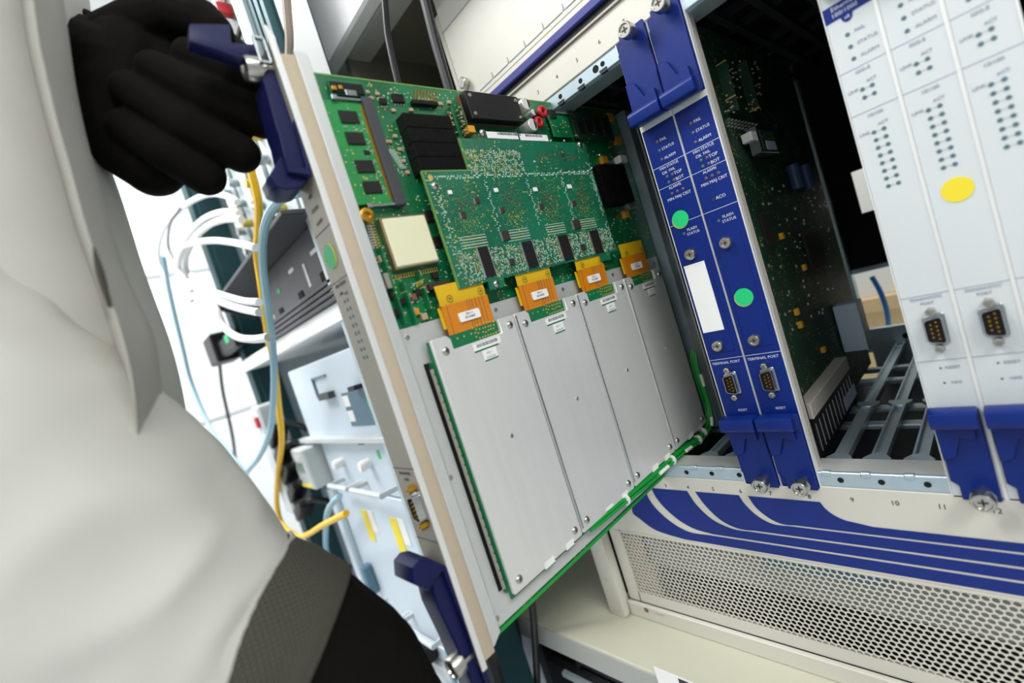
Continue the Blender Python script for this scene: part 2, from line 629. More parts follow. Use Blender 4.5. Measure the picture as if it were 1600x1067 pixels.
# rear frame
rear = part('rear_post', MB().box((-0.179, -0.158), (0.392, 0.412), (-0.2, 0.214)), 'galvanised', ch, bev=0.001)
part('rear_bar', MB().box((-0.158, CR), (0.395, 0.402), (-0.259, -0.171)), 'galvanised', ch, bev=0.001)
part('rear_bar', MB().box((-0.158, CR), (0.398, 0.410), (-0.092, -0.085)), 'galvanised', ch, bev=0.001)
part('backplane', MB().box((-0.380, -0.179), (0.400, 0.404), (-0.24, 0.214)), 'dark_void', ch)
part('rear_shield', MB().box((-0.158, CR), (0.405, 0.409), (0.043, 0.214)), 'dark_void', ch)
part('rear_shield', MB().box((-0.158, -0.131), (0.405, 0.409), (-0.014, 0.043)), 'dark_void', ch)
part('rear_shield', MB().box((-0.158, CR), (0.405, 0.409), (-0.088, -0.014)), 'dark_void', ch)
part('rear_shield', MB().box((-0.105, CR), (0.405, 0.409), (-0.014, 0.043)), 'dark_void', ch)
hl = MB()
disc(hl, (-0.118, 0.3948, -0.187), 0.004, 1, 0.0004, 12)
part('bar_hole', hl, 'dark_void', ch)
# lower fascia with printed stripes and slot numbers
lf = part('lower_fascia', MB().box((-0.381, CR), (0.0, 0.003), (-0.2755, -0.2045)), 'cream', ch, bev=0.0006)
for n_, x_ in ((3, -0.2746), (4, -0.25), (5, -0.2245), (6, -0.1991), (7, -0.1737), (8, -0.1440), (9, -0.1149), (10, -0.089), (11, -0.0635), (12, -0.0374), (13, -0.012)):
    text(str(n_), 0.0052, 'print_dark', lf, (x_, -0.0002, -0.2142))
cs = crop(1000, 700, 4.85)
zA, zB, zC, zD, zE, zF, zG, zH = -0.2729, -0.2637, -0.262, -0.2536, -0.252, -0.2431, -0.2417, -0.2351
ZT = -0.2181


def curve_pts(picks, zend, x_extra=0.0):
    out = []
    for u, v in picks:
        q = pY(cs(u, v), 0)
        out.append((q.x, q.z))
    out[-1] = (out[-1][0], zend)
    return out


A = [(-0.3120, ZT)] + curve_pts([(-60, 470), (0, 535), (100, 610), (200, 650), (340, 690)], zA)
B = curve_pts([(32, 300), (75, 395), (150, 485), (260, 575), (380, 636), (510, 663)], zB)
C_ = curve_pts([(85, 300), (120, 370), (190, 455), (295, 545), (415, 612), (560, 652)], zC)
Dc = curve_pts([(355, 315), (430, 430), (550, 540), (700, 610), (830, 632)], zD)
Ec = curve_pts([(415, 320), (500, 440), (620, 550), (750, 610), (880, 630)], zE)
Fc = curve_pts([(745, 340), (800, 430), (900, 520), (1010, 575), (1130, 598)], zF)
Gc = curve_pts([(815, 350), (880, 450), (980, 530), (1080, 575), (1190, 594)], zG)
Hc = curve_pts([(1360, 395), (1378, 425), (1410, 463), (1475, 510), (1552, 545), (1640, 566), (1760, 582)], zH)
for cv in (B, C_, Dc, Ec, Fc, Gc, Hc):
    cv[0] = (cv[0][0], ZT)


def sm2(c):
    return [(v.x, v.y) for v in spline([Vector((a, b, 0)) for a, b in c], 5)]


for lo, hi in ((A, B), (C_, Dc), (Ec, Fc), (Gc, Hc)):
    lo, hi = sm2(lo), sm2(hi)
    # strip between the two boundary curves, as quads
    n = min(len(lo), len(hi))
    L = [lo[round(i * (len(lo) - 1) / (n - 1))] for i in range(n)] + [(CR, lo[-1][1])]
    U = [hi[round(i * (len(hi) - 1) / (n - 1))] for i in range(n)] + [(CR, hi[-1][1])]
    st = MB()
    vs_ = [(a, -0.0003, b) for a, b in L] + [(a, -0.0003, b) for a, b in U]
    st.add(vs_, [(i, i + 1, n + 2 + i, n + 1 + i) for i in range(n)])
    part('printed_stripe', st, 'stripe_blue', lf, smooth=0)

# perforated grille
gx0, gx1, gz0, gz1 = -0.3555, CR - 0.01, -0.3545, -0.2775
P = 0.0049
RW = P * 0.866
g = MB()
rows = int((gz1 - gz0) / RW)
cols = int((gx1 - gx0) / P)
hexr = P / math.sqrt(3)
for r in range(rows):
    for c in range(cols):
        cx = gx0 + P * (c + 0.5 + (0.5 if r % 2 else 0))
        cz = gz1 - RW * (r + 0.6)
        vs_ = []
        for k in range(12):
            a = math.radians(30 * k + 30)
            rr = hexr if k % 2 == 0 else hexr * 0.866
            vs_.append((cx + rr * math.cos(a), 0.0, cz + rr * math.sin(a)))
        for k in range(12):
            a = math.radians(30 * k + 30)
            vs_.append((cx + 0.00208 * math.cos(a), 0.0, cz + 0.00208 * math.sin(a)))
        for k in range(12):
            a = math.radians(30 * k + 30)
            vs_.append((cx + 0.00208 * math.cos(a), 0.0009, cz + 0.00208 * math.sin(a)))
        fs = []
        for k in range(12):
            j = (k + 1) % 12
            fs += [(k, j, 12 + j, 12 + k), (12 + k, 12 + j, 24 + j, 24 + k)]
        g.add(vs_, fs)
gp = part('grille_panel', g, 'cream', ch, smooth=0)
part('grille_frame', MB().box((-0.370, gx0 + 0.0012), (-0.0002, 0.003), (-0.3650, -0.2755)).box((gx0, CR), (-0.0002, 0.003), (-0.3650, gz0 + 0.0018)).box((gx0, CR), (-0.0002, 0.003), (gz1 - 0.0004, -0.2755)).box((gx1 + 0.001, CR), (-0.0002, 0.003), (-0.365, -0.2755)), 'cream', ch)
part('filter_plate', MB().box((-0.33, CR), (0.0042, 0.006), (-0.3135, -0.2758)), 'filter_grey', ch)
part('filter_plate', MB().box((-0.368, -0.325), (0.0042, 0.006), (-0.362, -0.2758)), 'gasket', ch)
part('filter_slot', MB().box((-0.200, -0.105), (0.0034, 0.0042), (-0.2895, -0.2772)), 'unit_label', ch)
part('plenum_shade_sheet', MB().box((-0.325, CR), (0.012, 0.014), (-0.364, -0.3135)), 'dark_void', ch)  # added black sheet, stands in for the unlit inside behind the lower holes
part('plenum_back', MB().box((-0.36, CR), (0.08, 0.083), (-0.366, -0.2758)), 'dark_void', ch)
part('base_strip', MB().box((-0.3725, CR), (-0.005, 0.02), (-0.384, -0.3660)), 'cream', ch, bev=0.001)
part('seam_gap', MB().box((-0.3725, CR), (-0.0008, 0.02), (-0.3660, -0.3650)), 'dark_steel', ch)
hl = MB()
q = pY((1010, 953), -0.005)
disc(hl, (q.x, -0.005, q.z), 0.0028, 1, 0.0004, 14)
part('strip_hole', hl, 'smd_brown', ch)
text('GROUND', 0.003, 'print_grey', ch, (q.x + 0.017, -0.0052, q.z - 0.0005))
foot = part('end_bracket', MB().prism([(-0.3735, -0.2750), (-0.3735, -0.3820), (-0.3760, -0.384), (-0.3930, -0.384), (-0.3965, -0.3815), (-0.3965, -0.2650), (-0.382, -0.2600)], 1, -0.014, 0.0), 'cream', ch, bev=0.002, seg=2)
hl = MB()
disc(hl, (-0.386, -0.0141, -0.336), 0.0025, 1, 0.0003, 14, 1.4)
part('bracket_hole', hl, 'shelf_cream', foot)
part('bracket_screw', MB().lathe((-0.378, -0.014, -0.2745), (0, -1, 0), [(0, 0.0035), (0.003, 0.0035), (0.004, 0.0026)], 14), 'screw_steel', foot)

# ------------------------------------------------------------------ behind the open rear of the cage
cb_ = thing('cardboard_box', 'tan cardboard box seen through the open rear of the chassis', 'box', (-0.15, 0.95, -0.3840))
part('carton_body', MB().box((-0.46, 0.20), (0.86, 1.12), (-0.384, -0.205)), 'carton', cb_, bev=0.003)
part('carton_flap', MB().box((-0.46, 0.20), (0.854, 0.86), (-0.235, -0.205)), 'carton', cb_)
single('white_carton', MB().box((-0.48, 0.22), (0.87, 1.12), (-0.2045, 0.22)), 'label_white', 'plain white carton glimpsed through the small rear opening of the chassis', 'box', bev=0.003)
hose = MB().tube([pY((1362, 432), 0.45), pY((1375, 455), 0.45), pY((1384, 480), 0.45), pY((1388, 505), 0.46), pY((1388, 540), 0.5)], 0.0035)
single('blue_hose', hose, 'blue_tube', 'thin blue cable curving down behind the chassis rear bar', 'cable')
# ------------------------------------------------------------------ shared small hardware
def thumb_mesh(name, r=0.0062, depth=0.0145):
    return mesh_of(MB().lathe((0, 0, 0), (0, -1, 0), [(0, 0.0042), (depth * 0.45, 0.0042), (depth * 0.46, r), (depth * 0.92, r), (depth, r * 0.88), (depth, r * 0.72), (depth - 0.0012, r * 0.66)], 24), name, 'screw_steel', 0, 40)


M_THUMB = thumb_mesh('thumbscrew')
M_CAPT = mesh_of(MB().lathe((0, 0, 0), (0, -1, 0), [(0, 0.0046), (0.0042, 0.0046), (0.0050, 0.0040), (0.0050, 0.0030), (0.0040, 0.0027)], 22), 'captive_screw', 'screw_steel', 0, 40)
_cr = MB().box((-0.0024, 0.0024), (-0.0003, 0), (-0.0005, 0.0005)).box((-0.0005, 0.0005), (-0.0003, 0), (-0.0024, 0.0024))
M_CROSS = mesh_of(_cr, 'cross_recess', 'print_dark', 0, 0)
M_CAPCROSS = mesh_of(MB().box((-0.0017, 0.0017), (-0.0003, 0), (-0.0004, 0.0004)).box((-0.0004, 0.0004), (-0.0003, 0), (-0.0017, 0.0017)), 'cross_recess', 'print_dark', 0, 0)


def thumbscrew(parent, pos):
    t = link('thumbscrew', M_THUMB, parent, pos)
    link('cross_recess', M_CROSS, t, Vector(pos) + Vector((0, -0.0134, 0)))
    return t


def captive(parent, pos):
    t = link('captive_screw', M_CAPT, parent, pos)
    link('cross_recess', M_CAPCROSS, t, Vector(pos) + Vector((0, -0.0041, 0)))
    return t


def d_outline(w, h, r):
    """vertical D: right side longer (towards +X), slanted ends; (x, z)"""
    pts = [(-w / 2, h / 2 - w * 0.19), (w / 2, h / 2), (w / 2, -h / 2), (-w / 2, -h / 2 + w * 0.19)]
    out = []
    n = len(pts)
    for i in range(n):
        a, b, c = Vector(pts[i - 1]), Vector(pts[i]), Vector(pts[(i + 1) % n])
        u, v = (a - b).normalized() * r, (c - b).normalized() * r
        for k in range(5):
            t = k / 4
            out.append(tuple((b + u) * (1 - t) ** 2 + b * 2 * t * (1 - t) + (b + v) * t * t))
    return out


def ring_prism(outer, inner, ya, yb):
    n = len(outer)
    mb = MB()
    vs = [(a, ya, b) for a, b in outer] + [(a, ya, b) for a, b in inner] + [(a, yb, b) for a, b in outer] + [(a, yb, b) for a, b in inner]
    fs = []
    for i in range(n):
        j = (i + 1) % n
        fs += [(i, j, n + j, n + i), (2 * n + i, 3 * n + i, 3 * n + j, 2 * n + j), (i, 2 * n + i, 2 * n + j, j), (n + i, n + j, 3 * n + j, 3 * n + i)]
    return mb.add(vs, fs)


DS = {}
DS['flange'] = mesh_of(MB().prism(d_outline(0.0112, 0.0210, 0.0022), 1, -0.0012, 0), 'flange', 'steel', 0.0003, 40)
DS['shell'] = mesh_of(ring_prism(d_outline(0.0092, 0.0178, 0.0022), d_outline(0.0082, 0.0168, 0.0020), -0.0062, -0.001), 'shell', 'steel', 0, 40)
DS['insert'] = mesh_of(MB().prism(d_outline(0.0082, 0.0168, 0.002), 1, -0.0022, -0.001), 'insert', 'chip', 0, 40)
_pins = MB()
for _k in range(5):
    _pins.cyl((0.0014, -0.0058, 0.0055 - 0.00275 * _k), (0.0014, -0.001, 0.0055 - 0.00275 * _k), 0.0005, 8)
for _k in range(4):
    _pins.cyl((-0.0014, -0.0058, 0.0041 - 0.00275 * _k), (-0.0014, -0.001, 0.0041 - 0.00275 * _k), 0.0005, 8)
DS['pins'] = mesh_of(_pins, 'pins', 'gold', 0, 40)
_js = MB().lathe((0, 0, 0), (0, -1, 0), [(0, 0.0026), (0.0052, 0.0026), (0.0056, 0.0021), (0.0056, 0.0013), (0.003, 0.0012)], 6)
DS['jack'] = mesh_of(_js, 'jackscrew', 'screw_steel', 0, 30)
DS['jackg'] = mesh_of(_js, 'jackscrew', 'gold', 0, 30)


def dsub(parent, pos, jack='jack'):
    pos = Vector(pos)
    c = link('serial_port', DS['flange'], parent, pos)
    link('shell', DS['shell'], c, pos)
    link('insert', DS['insert'], c, pos)
    pn = link('pins', DS['pins'], c, pos)
    pn['kind'] = 'stuff'
    for s in (-1, 1):
        link('jackscrew', DS[jack], c, pos + Vector((0, 0, s * 0.0122)))
    return c


def latch_top(parent, x0, x1, z0, z1, m, zsgn=1, recess='blue'):
    """ejector lever: backing block, L cut-out plate and protruding grip bar; zsgn=1 top, -1 bottom. z0 = grip end, z1 = screw end"""
    w = x1 - x0
    s = zsgn
    body = part('ejector_block', MB().prism([(x0 + 0.0005, z0), (x1 - 0.0008, z0), (x1 - 0.0008, z1), (x0 + w * 0.18, z1), (x0 + w * 0.18, z1 - s * 0.010), (x0 + 0.0005, z1 - s * 0.013)], 1, -0.0030, -0.0002), m, parent, bev=0.0005)
    part('ejector_lever', MB().prism([(x0 - 0.0004, z0 + s * 0.004), (x0 + w * 0.80, z0 + s * 0.004), (x0 + w * 0.80, z0 + s * 0.0205), (x0 + w * 0.46, z0 + s * 0.0180), (x0 + w * 0.30, z0 + s * 0.0320), (x0 + w * 0.02, z0 + s * 0.0345)], 1, -0.0062, -0.0030), m, body, bev=0.0006)
    # grip bar: rounded wedge sticking out towards the operator
    g0 = z0 - s * 0.002
    prof = [(-0.0030, g0 + s * 0.0145), (-0.0085, g0 + s * 0.0120), (-0.0150, g0 + s * 0.0110), (-0.0165, g0 + s * 0.0085), (-0.0160, g0 + s * 0.0010), (-0.0140, g0), (-0.0030, g0)]
    part('grip_bar', MB().prism(prof, 0, x0 - 0.0006, x1 - 0.0012), m, body, bev=0.0009, seg=2)
    return body


M_LED = mesh_of(MB().lathe((0, 0, 0), (0, -1, 0), [(0, 0.00125), (0.0003, 0.00125), (0.0006, 0.0008)], 14), 'indicator', 'led_green', 0, 40)
M_LEDB = M_LED.copy()
M_LEDB.materials[0] = MATS['led_brown']
M_LEDT = mesh_of(MB().lathe((0, 0, 0), (0, -1, 0), [(0, 0.0012), (0.0003, 0.0012), (0.0004, 0.0008)], 14), 'indicator', 'led_teal', 0, 40)
M_BUT = mesh_of(MB().lathe((0, 0, 0), (0, -1, 0), [(0, 0.0013), (0.0004, 0.0013), (0.0004, 0.0008), (0.0001, 0.0007)], 14), 'push_button', 'print_dark', 0, 40)
M_PIN = mesh_of(MB().lathe((0, 0, 0), (0, -1, 0), [(0, 0.0006), (0.0002, 0.0006)], 10), 'pinhole', 'print_dark', 0, 40)


def hline(parent, x0, x1, z, m, t=0.00035):
    part('printed_line', MB().box((x0, x1), (-0.00015, 0.0), (z - t / 2, z + t / 2)), m, parent, smooth=0)


def blue_card(name, label, x0, x1, sticker_z, sticker_dx, access_label, aco):
    c = thing(name, label, 'circuit card', ((x0 + x1) / 2, 0.02, -0.2075))
    w = x1 - x0
    o = x0 + 0.1622           # offset relative to the right hand card
    pan = part('front_panel', MB().box((x0, x1), (0.0, 0.0035), (-0.2065, 0.197)), 'blue', c, bev=0.0003)
    part('panel_edge', MB().box((x0 - 0.0007, x0), (-0.0002, 0.006), (-0.2065, 0.197)), 'edge_white', c)
    part('panel_edge', MB().box((x1, x1 + 0.0009), (-0.0002, 0.006), (-0.2065, 0.197)), 'edge_white', c)
    part('side_gasket', MB().box((x1 - 0.0020, x1 + 0.0005), (0.006, 0.016), (-0.2035, 0.190)), 'gasket_grey', c, bev=0.0008)
    part('side_rail', MB().box((x1 - 0.0032, x1 - 0.0016), (0.016, 0.024), (-0.2035, 0.190)), 'dark_steel', c)
    part('header_stripe', MB().box((x0, x1), (-0.0003, 0.0), (0.1135, 0.1182)), 'edge_white', pan, smooth=0)
    latch_top(c, x0, x1, 0.1190, 0.1925, 'blue_plastic', 1)
    latch_top(c, x0, x1, -0.1430, -0.2070, 'blue_plastic', -1)
    thumbscrew(c, (x0 + 0.0185, -0.003, 0.1865 + 0.0005))
    thumbscrew(c, (x0 + 0.0185, -0.003, -0.1995))
    T = 'print_white'
    tx = lambda s, X, Z, sz=0.0032: text(s, sz, T, pan, (X + o, -0.0002, Z))
    led = lambda X, Z, mm=M_LED: link('indicator', mm, pan, (X + o, 0, Z))
    led(-0.1516, 0.1004, M_LEDB)
    led(-0.1518, 0.0931)
    led(-0.1519, 0.0855, M_LEDB)
    tx('FAIL', -0.1462, 0.1004)
    tx('STATUS', -0.1440, 0.0931)
    tx('ALARM', -0.1445, 0.0855)
    hline(pan, x0, x1, 0.0806, T)
    tx('FAN STATUS', -0.1478, 0.0785, 0.0030)
    led(-0.1519, 0.0707)
    led(-0.147, 0.0706, M_LEDB)
    led(-0.1518, 0.0658)
    led(-0.1469, 0.0657, M_LEDB)
    tx('OK', -0.1528, 0.0744, 0.0034)
    tx('FAIL', -0.1462, 0.0746, 0.0030)
    tx('TOP', -0.1420, 0.0706, 0.0036)
    tx('BOT', -0.1418, 0.0657, 0.0036)
    hline(pan, x0, x1, 0.0630, T)
    tx('ALARMS', -0.1478, 0.0608, 0.0030)
    for X in (-0.1519, -0.147, -0.1419):
        led(X, 0.0560, M_LEDB)
    tx('MIN MAJ CRIT', -0.1468, 0.0518, 0.0034)
    link('push_button', M_BUT, pan, (-0.151 + o, 0, 0.0385))
    if aco:
        tx('ACO', -0.1452, 0.0385, 0.0036)
    hline(pan, x0, x1, 0.0303, T)
    led(-0.1518, 0.0209)
    tx('FLASH', -0.1440, 0.0228, 0.0031)
    tx('STATUS', -0.1440, 0.0192, 0.0031)
    # access cover with two captive screws
    cov = part('access_cover', MB().prism([(-0.1585 + o, -0.085), (-0.1385 + o, -0.085), (-0.1385 + o, 0.0085), (-0.1585 + o, 0.0085)], 1, -0.0006, 0.0), 'blue', pan, bev=0.0003)
    captive(c, (-0.1503 + o, -0.0006, 0.0027))
    captive(c, (-0.1500 + o, -0.0006, -0.0785))
    if access_label:
        part('blank_label', MB().box((x0 + 0.0022, x0 + 0.0205), (-0.0009, -0.0006), (-0.0658, -0.0056)), 'label_white', cov, label='blank white label')
    st = MB()
    disc(st, (x0 + sticker_dx, -0.0009, sticker_z), 0.0072, 1, 0.0002, 32)
    st2 = MB()
    disc(st2, (x0 + sticker_dx - 0.0006, -0.0006, sticker_z - 0.0006), 0.0072, 1, 0.0002, 32)
    part('round_sticker', st2, 'sticker_yellow', c)
    part('round_sticker', st, 'sticker_green', c, label='bright green round sticker')
    hline(pan, x0, x1, -0.0910, T)
    tx('TERMINAL PORT', -0.1488, -0.0945, 0.0032)
    dsub(c, (-0.1482 + o, 0, -0.1128))
    link('pinhole', M_PIN, pan, (-0.1509 + o, 0, -0.1376))
    tx('RESET', -0.1462, -0.1376, 0.0029)
    return c


bc7 = blue_card('blue_circuit_card', 'blue front-panel card in slot seven with a blank white label', -0.1922, -0.1634, 0.0335, 0.0113, True, False)
bc8 = blue_card('blue_circuit_card', 'blue front-panel card beside the empty slots, green dot between its two screws', -0.1622, -0.1343, -0.0430, 0.0129, False, True)
# circuit boards behind the two blue panels
part('circuit_board', MB().box((-0.1752, -0.1735), (0.016, 0.290), (-0.196, 0.186)), 'pcb_dark', bc7)
X8 = -0.1455
part('circuit_board', MB().box((X8 - 0.0017, X8), (0.006, 0.312), (-0.196, 0.186)), 'pcb_dark', bc8)
i1 = crop(1100, 80, 4.85)
i2 = crop(1180, 280, 5.333)
i3 = crop(1220, 460, 4.85)


def on8(p, h=0.0):
    return pX(p, X8 + h)


def chip8(name, p, dy, dz, h, m):
    q = on8(p)
    return part(name, MB().box((X8, X8 + h), (q.y - dy / 2, q.y + dy / 2), (q.z - dz / 2, q.z + dz / 2)), m, bc8, bev=0.0003)


q = on8(i1(380, 730))
fm = part('pluggable_module', MB().box((X8 + 0.004, X8 + 0.013), (q.y - 0.026, q.y + 0.022), (q.z - 0.011, q.z + 0.0135)), 'steel', bc8, bev=0.0006)
part('module_board', MB().box((X8 + 0.013, X8 + 0.0135), (q.y - 0.020, q.y + 0.019), (q.z - 0.0095, q.z + 0.0095)), 'pcb_dark', fm)
part('module_label', MB().box((X8 + 0.0135, X8 + 0.0138), (q.y - 0.012, q.y + 0.014), (q.z - 0.0085, q.z - 0.0005)), 'module_grey', fm)
part('module_collar', MB().box((X8 + 0.002, X8 + 0.011), (q.y - 0.034, q.y - 0.026), (q.z + 0.001, q.z + 0.009)), 'edge_white', fm, bev=0.0005)
for u in (120, 280):
    r0, r1 = on8(i1(u, 120)), on8(i1(u + 70, 470))
    part('riser_board', MB().box((X8, X8 + 0.009), (r1.y - 0.0006, r1.y + 0.0006), (r1.z, r0.z)), 'pcb_dark', bc8)
random.seed(5)
rs = MB()
for u in (120, 280):
    for _ in range(34):
        q0 = on8(i1(u + random.uniform(5, 95), random.uniform(100, 480)))
        rs.cbox((X8 + random.uniform(0.003, 0.008), q0.y + 0.002, q0.z), (0.0012, 0.0024, 0.0011))
o_ = part('riser_components', rs, 'smd_tan', bc8, kind='stuff')
hd = MB()
for i in range(9):
    for j in range(3):
        q0 = on8(i1(180 + 26 * i, 520 + 5 * i + 25 * j))
        hd.cbox((X8 + 0.001, q0.y, q0.z), (0.002, 0.0022, 0.0014))
part('header_pins', hd, 'solder', bc8, kind='stuff')
for u in (625, 715):
    a, b = on8(i1(u, 880)), on8(i1(u + 35, 1060))
    part('capacitor', MB().cyl((X8 + 0.006, (a.y + b.y) / 2, b.z), (X8 + 0.006, (a.y + b.y) / 2, a.z), 0.006, 16), 'cap_blue', bc8, bev=0.0006)
for (u, v) in ((205, 478), (395, 738)):
    chip8('tantalum_capacitor', i2(u, v), 0.0055, 0.0062, 0.0035, 'tantalum')
for (u, v) in ((105, 135), (132, 232)):
    chip8('tantalum_capacitor', i3(u, v), 0.0055, 0.0062, 0.0035, 'tantalum')
chip8('tantalum_capacitor', i3(308, 420), 0.006, 0.0055, 0.0035, 'tantalum')
for (u, v, a, b) in ((480, 580, 0.055, 0.045), (80, 420, 0.02, 0.03)):
    chip8('chip', i2(u, v), a, b, 0.003, 'chip')
sm = MB()
for _ in range(80):
    q0 = on8((random.uniform(1190, 1300), random.uniform(290, 520)))
    a = random.choice((0.0012, 0.0026))
    sm.cbox((X8 + 0.0006, q0.y, q0.z), (0.0012, 0.0038 - a, a))
part('surface_components', sm, 'solder', bc8, kind='stuff')
# white plastic block, dark socket strip and keyed connectors at the bottom
q = on8(i3(440, 250))
part('plastic_block', MB().box((X8 + 0.002, X8 + 0.024), (q.y - 0.013, q.y + 0.013), (q.z - 0.026, q.z + 0.026)), 'module_grey', bc8, bev=0.0012, seg=2)
a, b = on8(i3(170, 700)), on8(i3(400, 470))
part('edge_socket', MB().box((X8, X8 + 0.011), (0.03, b.y), (-0.160, -0.146)), 'gasket_grey', bc8, bev=0.0008)
part('edge_socket_base', MB().box((X8, X8 + 0.009), (0.03, b.y), (-0.1945, -0.160)), 'black_plastic', bc8)
kk = MB()
for i in range(12):
    y_ = 0.035 + (b.y - 0.04) * i / 11
    kk.box((X8 + 0.009, X8 + 0.0094), (y_, y_ + 0.0016), (-0.190, -0.166))
part('socket_contacts', kk, 'solder', bc8, kind='stuff')
part('socket_label', MB().box((X8 + 0.0094, X8 + 0.0097), (0.125, 0.175), (-0.189, -0.177)), 'module_grey', bc8)


# ------------------------------------------------------------------ white cards
def white_card(label, x0, sticker, header):
    w = 0.0252
    x1 = x0 + w
    o = x0 + 0.0565
    c = thing('white_circuit_card', label, 'circuit card', ((x0 + x1) / 2, 0.02, -0.2075), 'white cards on the right')
    pan = part('front_panel', MB().box((x0, x1), (0.0, 0.0035), (-0.2065, 0.197)), 'white_panel', c, bev=0.0004)
    part('panel_edge', MB().box((x0 - 0.0006, x0), (-0.0002, 0.014), (-0.2065, 0.197)), 'edge_white', c)
    part('panel_edge', MB().box((x1 - 0.0012, x1), (-0.0004, 0.014), (-0.2065, 0.197)), 'edge_white', c)
    part('circuit_board', MB().box((x1 - 0.0110, x1 - 0.0094), (0.014, 0.385), (-0.196, 0.186)), 'pcb_dark', c)
    T = 'print_slate'
    tx = lambda s, X, Z, sz=0.0029: text(s, sz, T, pan, (X + o, -0.0002, Z))
    led = lambda X, Z: link('indicator', M_LEDT, pan, (X + o, 0, Z))
    if header:
        hd = part('header_label', MB().prism([(x0, 0.1129), (x0 + 0.0078, 0.1129), (x0 + 0.0086, 0.1102), (x0 + 0.0100, 0.1088), (x0 + 0.0120, 0.1088), (x0 + 0.0134, 0.1102), (x0 + 0.0142, 0.1129), (x1 - 0.0012, 0.1129), (x1 - 0.0012, 0.1222), (x0, 0.1222)], 1, -0.0003, 0.0), 'blue', pan, smooth=0)
        text('Ethernet', 0.0036, 'print_white', hd, (x0 + 0.0105, -0.0004, 0.1196))
        text('100/1000', 0.0036, 'print_white', hd, (x0 + 0.0105, -0.0004, 0.1158))
        text('x8', 0.0028, 'print_white', hd, (x0 + 0.0110, -0.0004, 0.1115))
    for z_, s_, dx in ((0.1016, 'FAIL', 0.0062), (0.0941, 'STATUS', 0.0085), (0.0866, 'ALARM', 0.0082)):
        led(-0.0475, z_)
        tx(s_, -0.0475 + dx, z_)
    hline(pan, x0, x1 - 0.0012, 0.0808, 'print_slate', 0.0004)
    tx('GIG-E', -0.0448, 0.0780)
    tx('LINK', -0.0518, 0.0680, 0.0026)
    tx('ACT', -0.0420, 0.0708, 0.0026)
    for z_ in (0.0670, 0.0619):
        led(-0.0473, z_)
        led(-0.0424, z_)
        part('printed_line', MB().box((-0.0460 + o, -0.0437 + o), (-0.00015, 0), (z_ - 0.00012, z_ + 0.00012)), 'print_grey', pan, smooth=0)
    hline(pan, x0, x1 - 0.0012, 0.0535, 'print_slate', 0.0004)
    tx('10/100', -0.0445, 0.0503)
    tx('LINK', -0.0518, 0.0405, 0.0026)
    tx('ACT', -0.0420, 0.0435, 0.0026)
    for k in range(8):
        z_ = 0.0396 - k * (0.0396 - 0.0049) / 7
        led(-0.0473, z_)
        led(-0.0423, z_)
        part('printed_line', MB().box((-0.0459 + o, -0.0437 + o), (-0.00015, 0), (z_ - 0.00012, z_ + 0.00012)), 'print_grey', pan, smooth=0)
    if sticker:
        st = MB()
        disc(st, (x0 + 0.0125, 0, -0.0097), 0.0072, 1, 0.0003, 32)
        part('round_sticker', st, 'sticker_yellow', c, label='yellow round sticker')
    hline(pan, x0, x1 - 0.0012, -0.0680, 'print_slate', 0.0004)
    tx('DIAGNOSTIC', -0.0440, -0.0700, 0.0026)
    tx('PORT', -0.0440, -0.0733, 0.0026)
    dsub(c, (-0.0432 + o, 0, -0.0905))
    hline(pan, x0, x1 - 0.0012, -0.1113, 'print_slate', 0.0004)
    for z_, s_ in ((-0.1165, 'RESET'), (-0.1265, 'NMI')):
        link('pinhole', M_PIN, pan, (-0.0458 + o, 0, z_))
        tx(s_, -0.0400, z_, 0.0027)
    latch_top(c, x0 + 0.0006, x1 - 0.0012, -0.1435, -0.2065, 'blue_plastic', -1)
    latch_top(c, x0 + 0.0006, x1 - 0.0012, 0.1330, 0.1925, 'blue_plastic', 1)
    thumbscrew(c, (x0 + 0.0155, -0.003, -0.2005))
    thumbscrew(c, (x0 + 0.0155, -0.003, 0.1870))
    return c


white_card('white card with a blue printed header, nearest the empty slots', -0.0565, False, True)
white_card('white card with a round yellow sticker below its indicator columns', -0.0307, True, False)
white_card('white card at the right edge of the photo, right of the yellow-stickered card', -0.0049, False, False)
# ------------------------------------------------------------------ the pulled-out card
XP = -0.2725        # component face of the main board
XR = -0.2645        # right side of its front panel
YF = -0.2588        # its front face
pc = thing('pulled_circuit_card', 'green circuit card with four metal modules pulled halfway out of the chassis', 'circuit card', (-0.275, -0.1, -0.205))
fp = part('front_panel', MB().box((-0.2935, XR), (YF, -0.2555), (-0.2065, 0.1975)), 'panel_taupe_shaded', pc, bev=0.0004)
part('panel_edge', MB().prism([(YF - 0.0002, -0.2100), (-0.2549, -0.2100), (-0.2549, 0.1990), (-0.2570, 0.2055), (YF - 0.0002, 0.2060)], 0, XR - 0.0012, XR + 0.0004), 'edge_white', pc, bev=0.0003)
part('side_gasket', MB().prism([(-0.2549, -0.2060), (-0.2457, -0.2060), (-0.2457, 0.1905), (-0.2549, 0.1900)], 0, -0.2700, XR - 0.0003), 'gasket', pc, bev=0.0012, seg=2)
part('side_flange', MB().prism([(-0.2457, -0.2030), (-0.2376, -0.1975), (-0.2376, 0.1905), (-0.2385, 0.1925), (-0.2457, 0.1935)], 0, -0.2735, XR), 'aluminium', pc, bev=0.0006)
kp = MB()
q = pX((411, 75), XR)
for (a, b) in (((-0.0035, -0.008), (-0.0022, 0.008)), ((0.0022, -0.008), (0.0035, 0.008)), ((-0.0035, 0.0065), (0.0035, 0.008)), ((-0.0035, -0.008), (0.0035, -0.0065))):
    kp.box((-0.268, -0.2655), (q.y + a[0], q.y + b[0]), (q.z + a[1], q.z + b[1]))
part('keeper_bracket', kp, 'steel', pc, bev=0.0004)


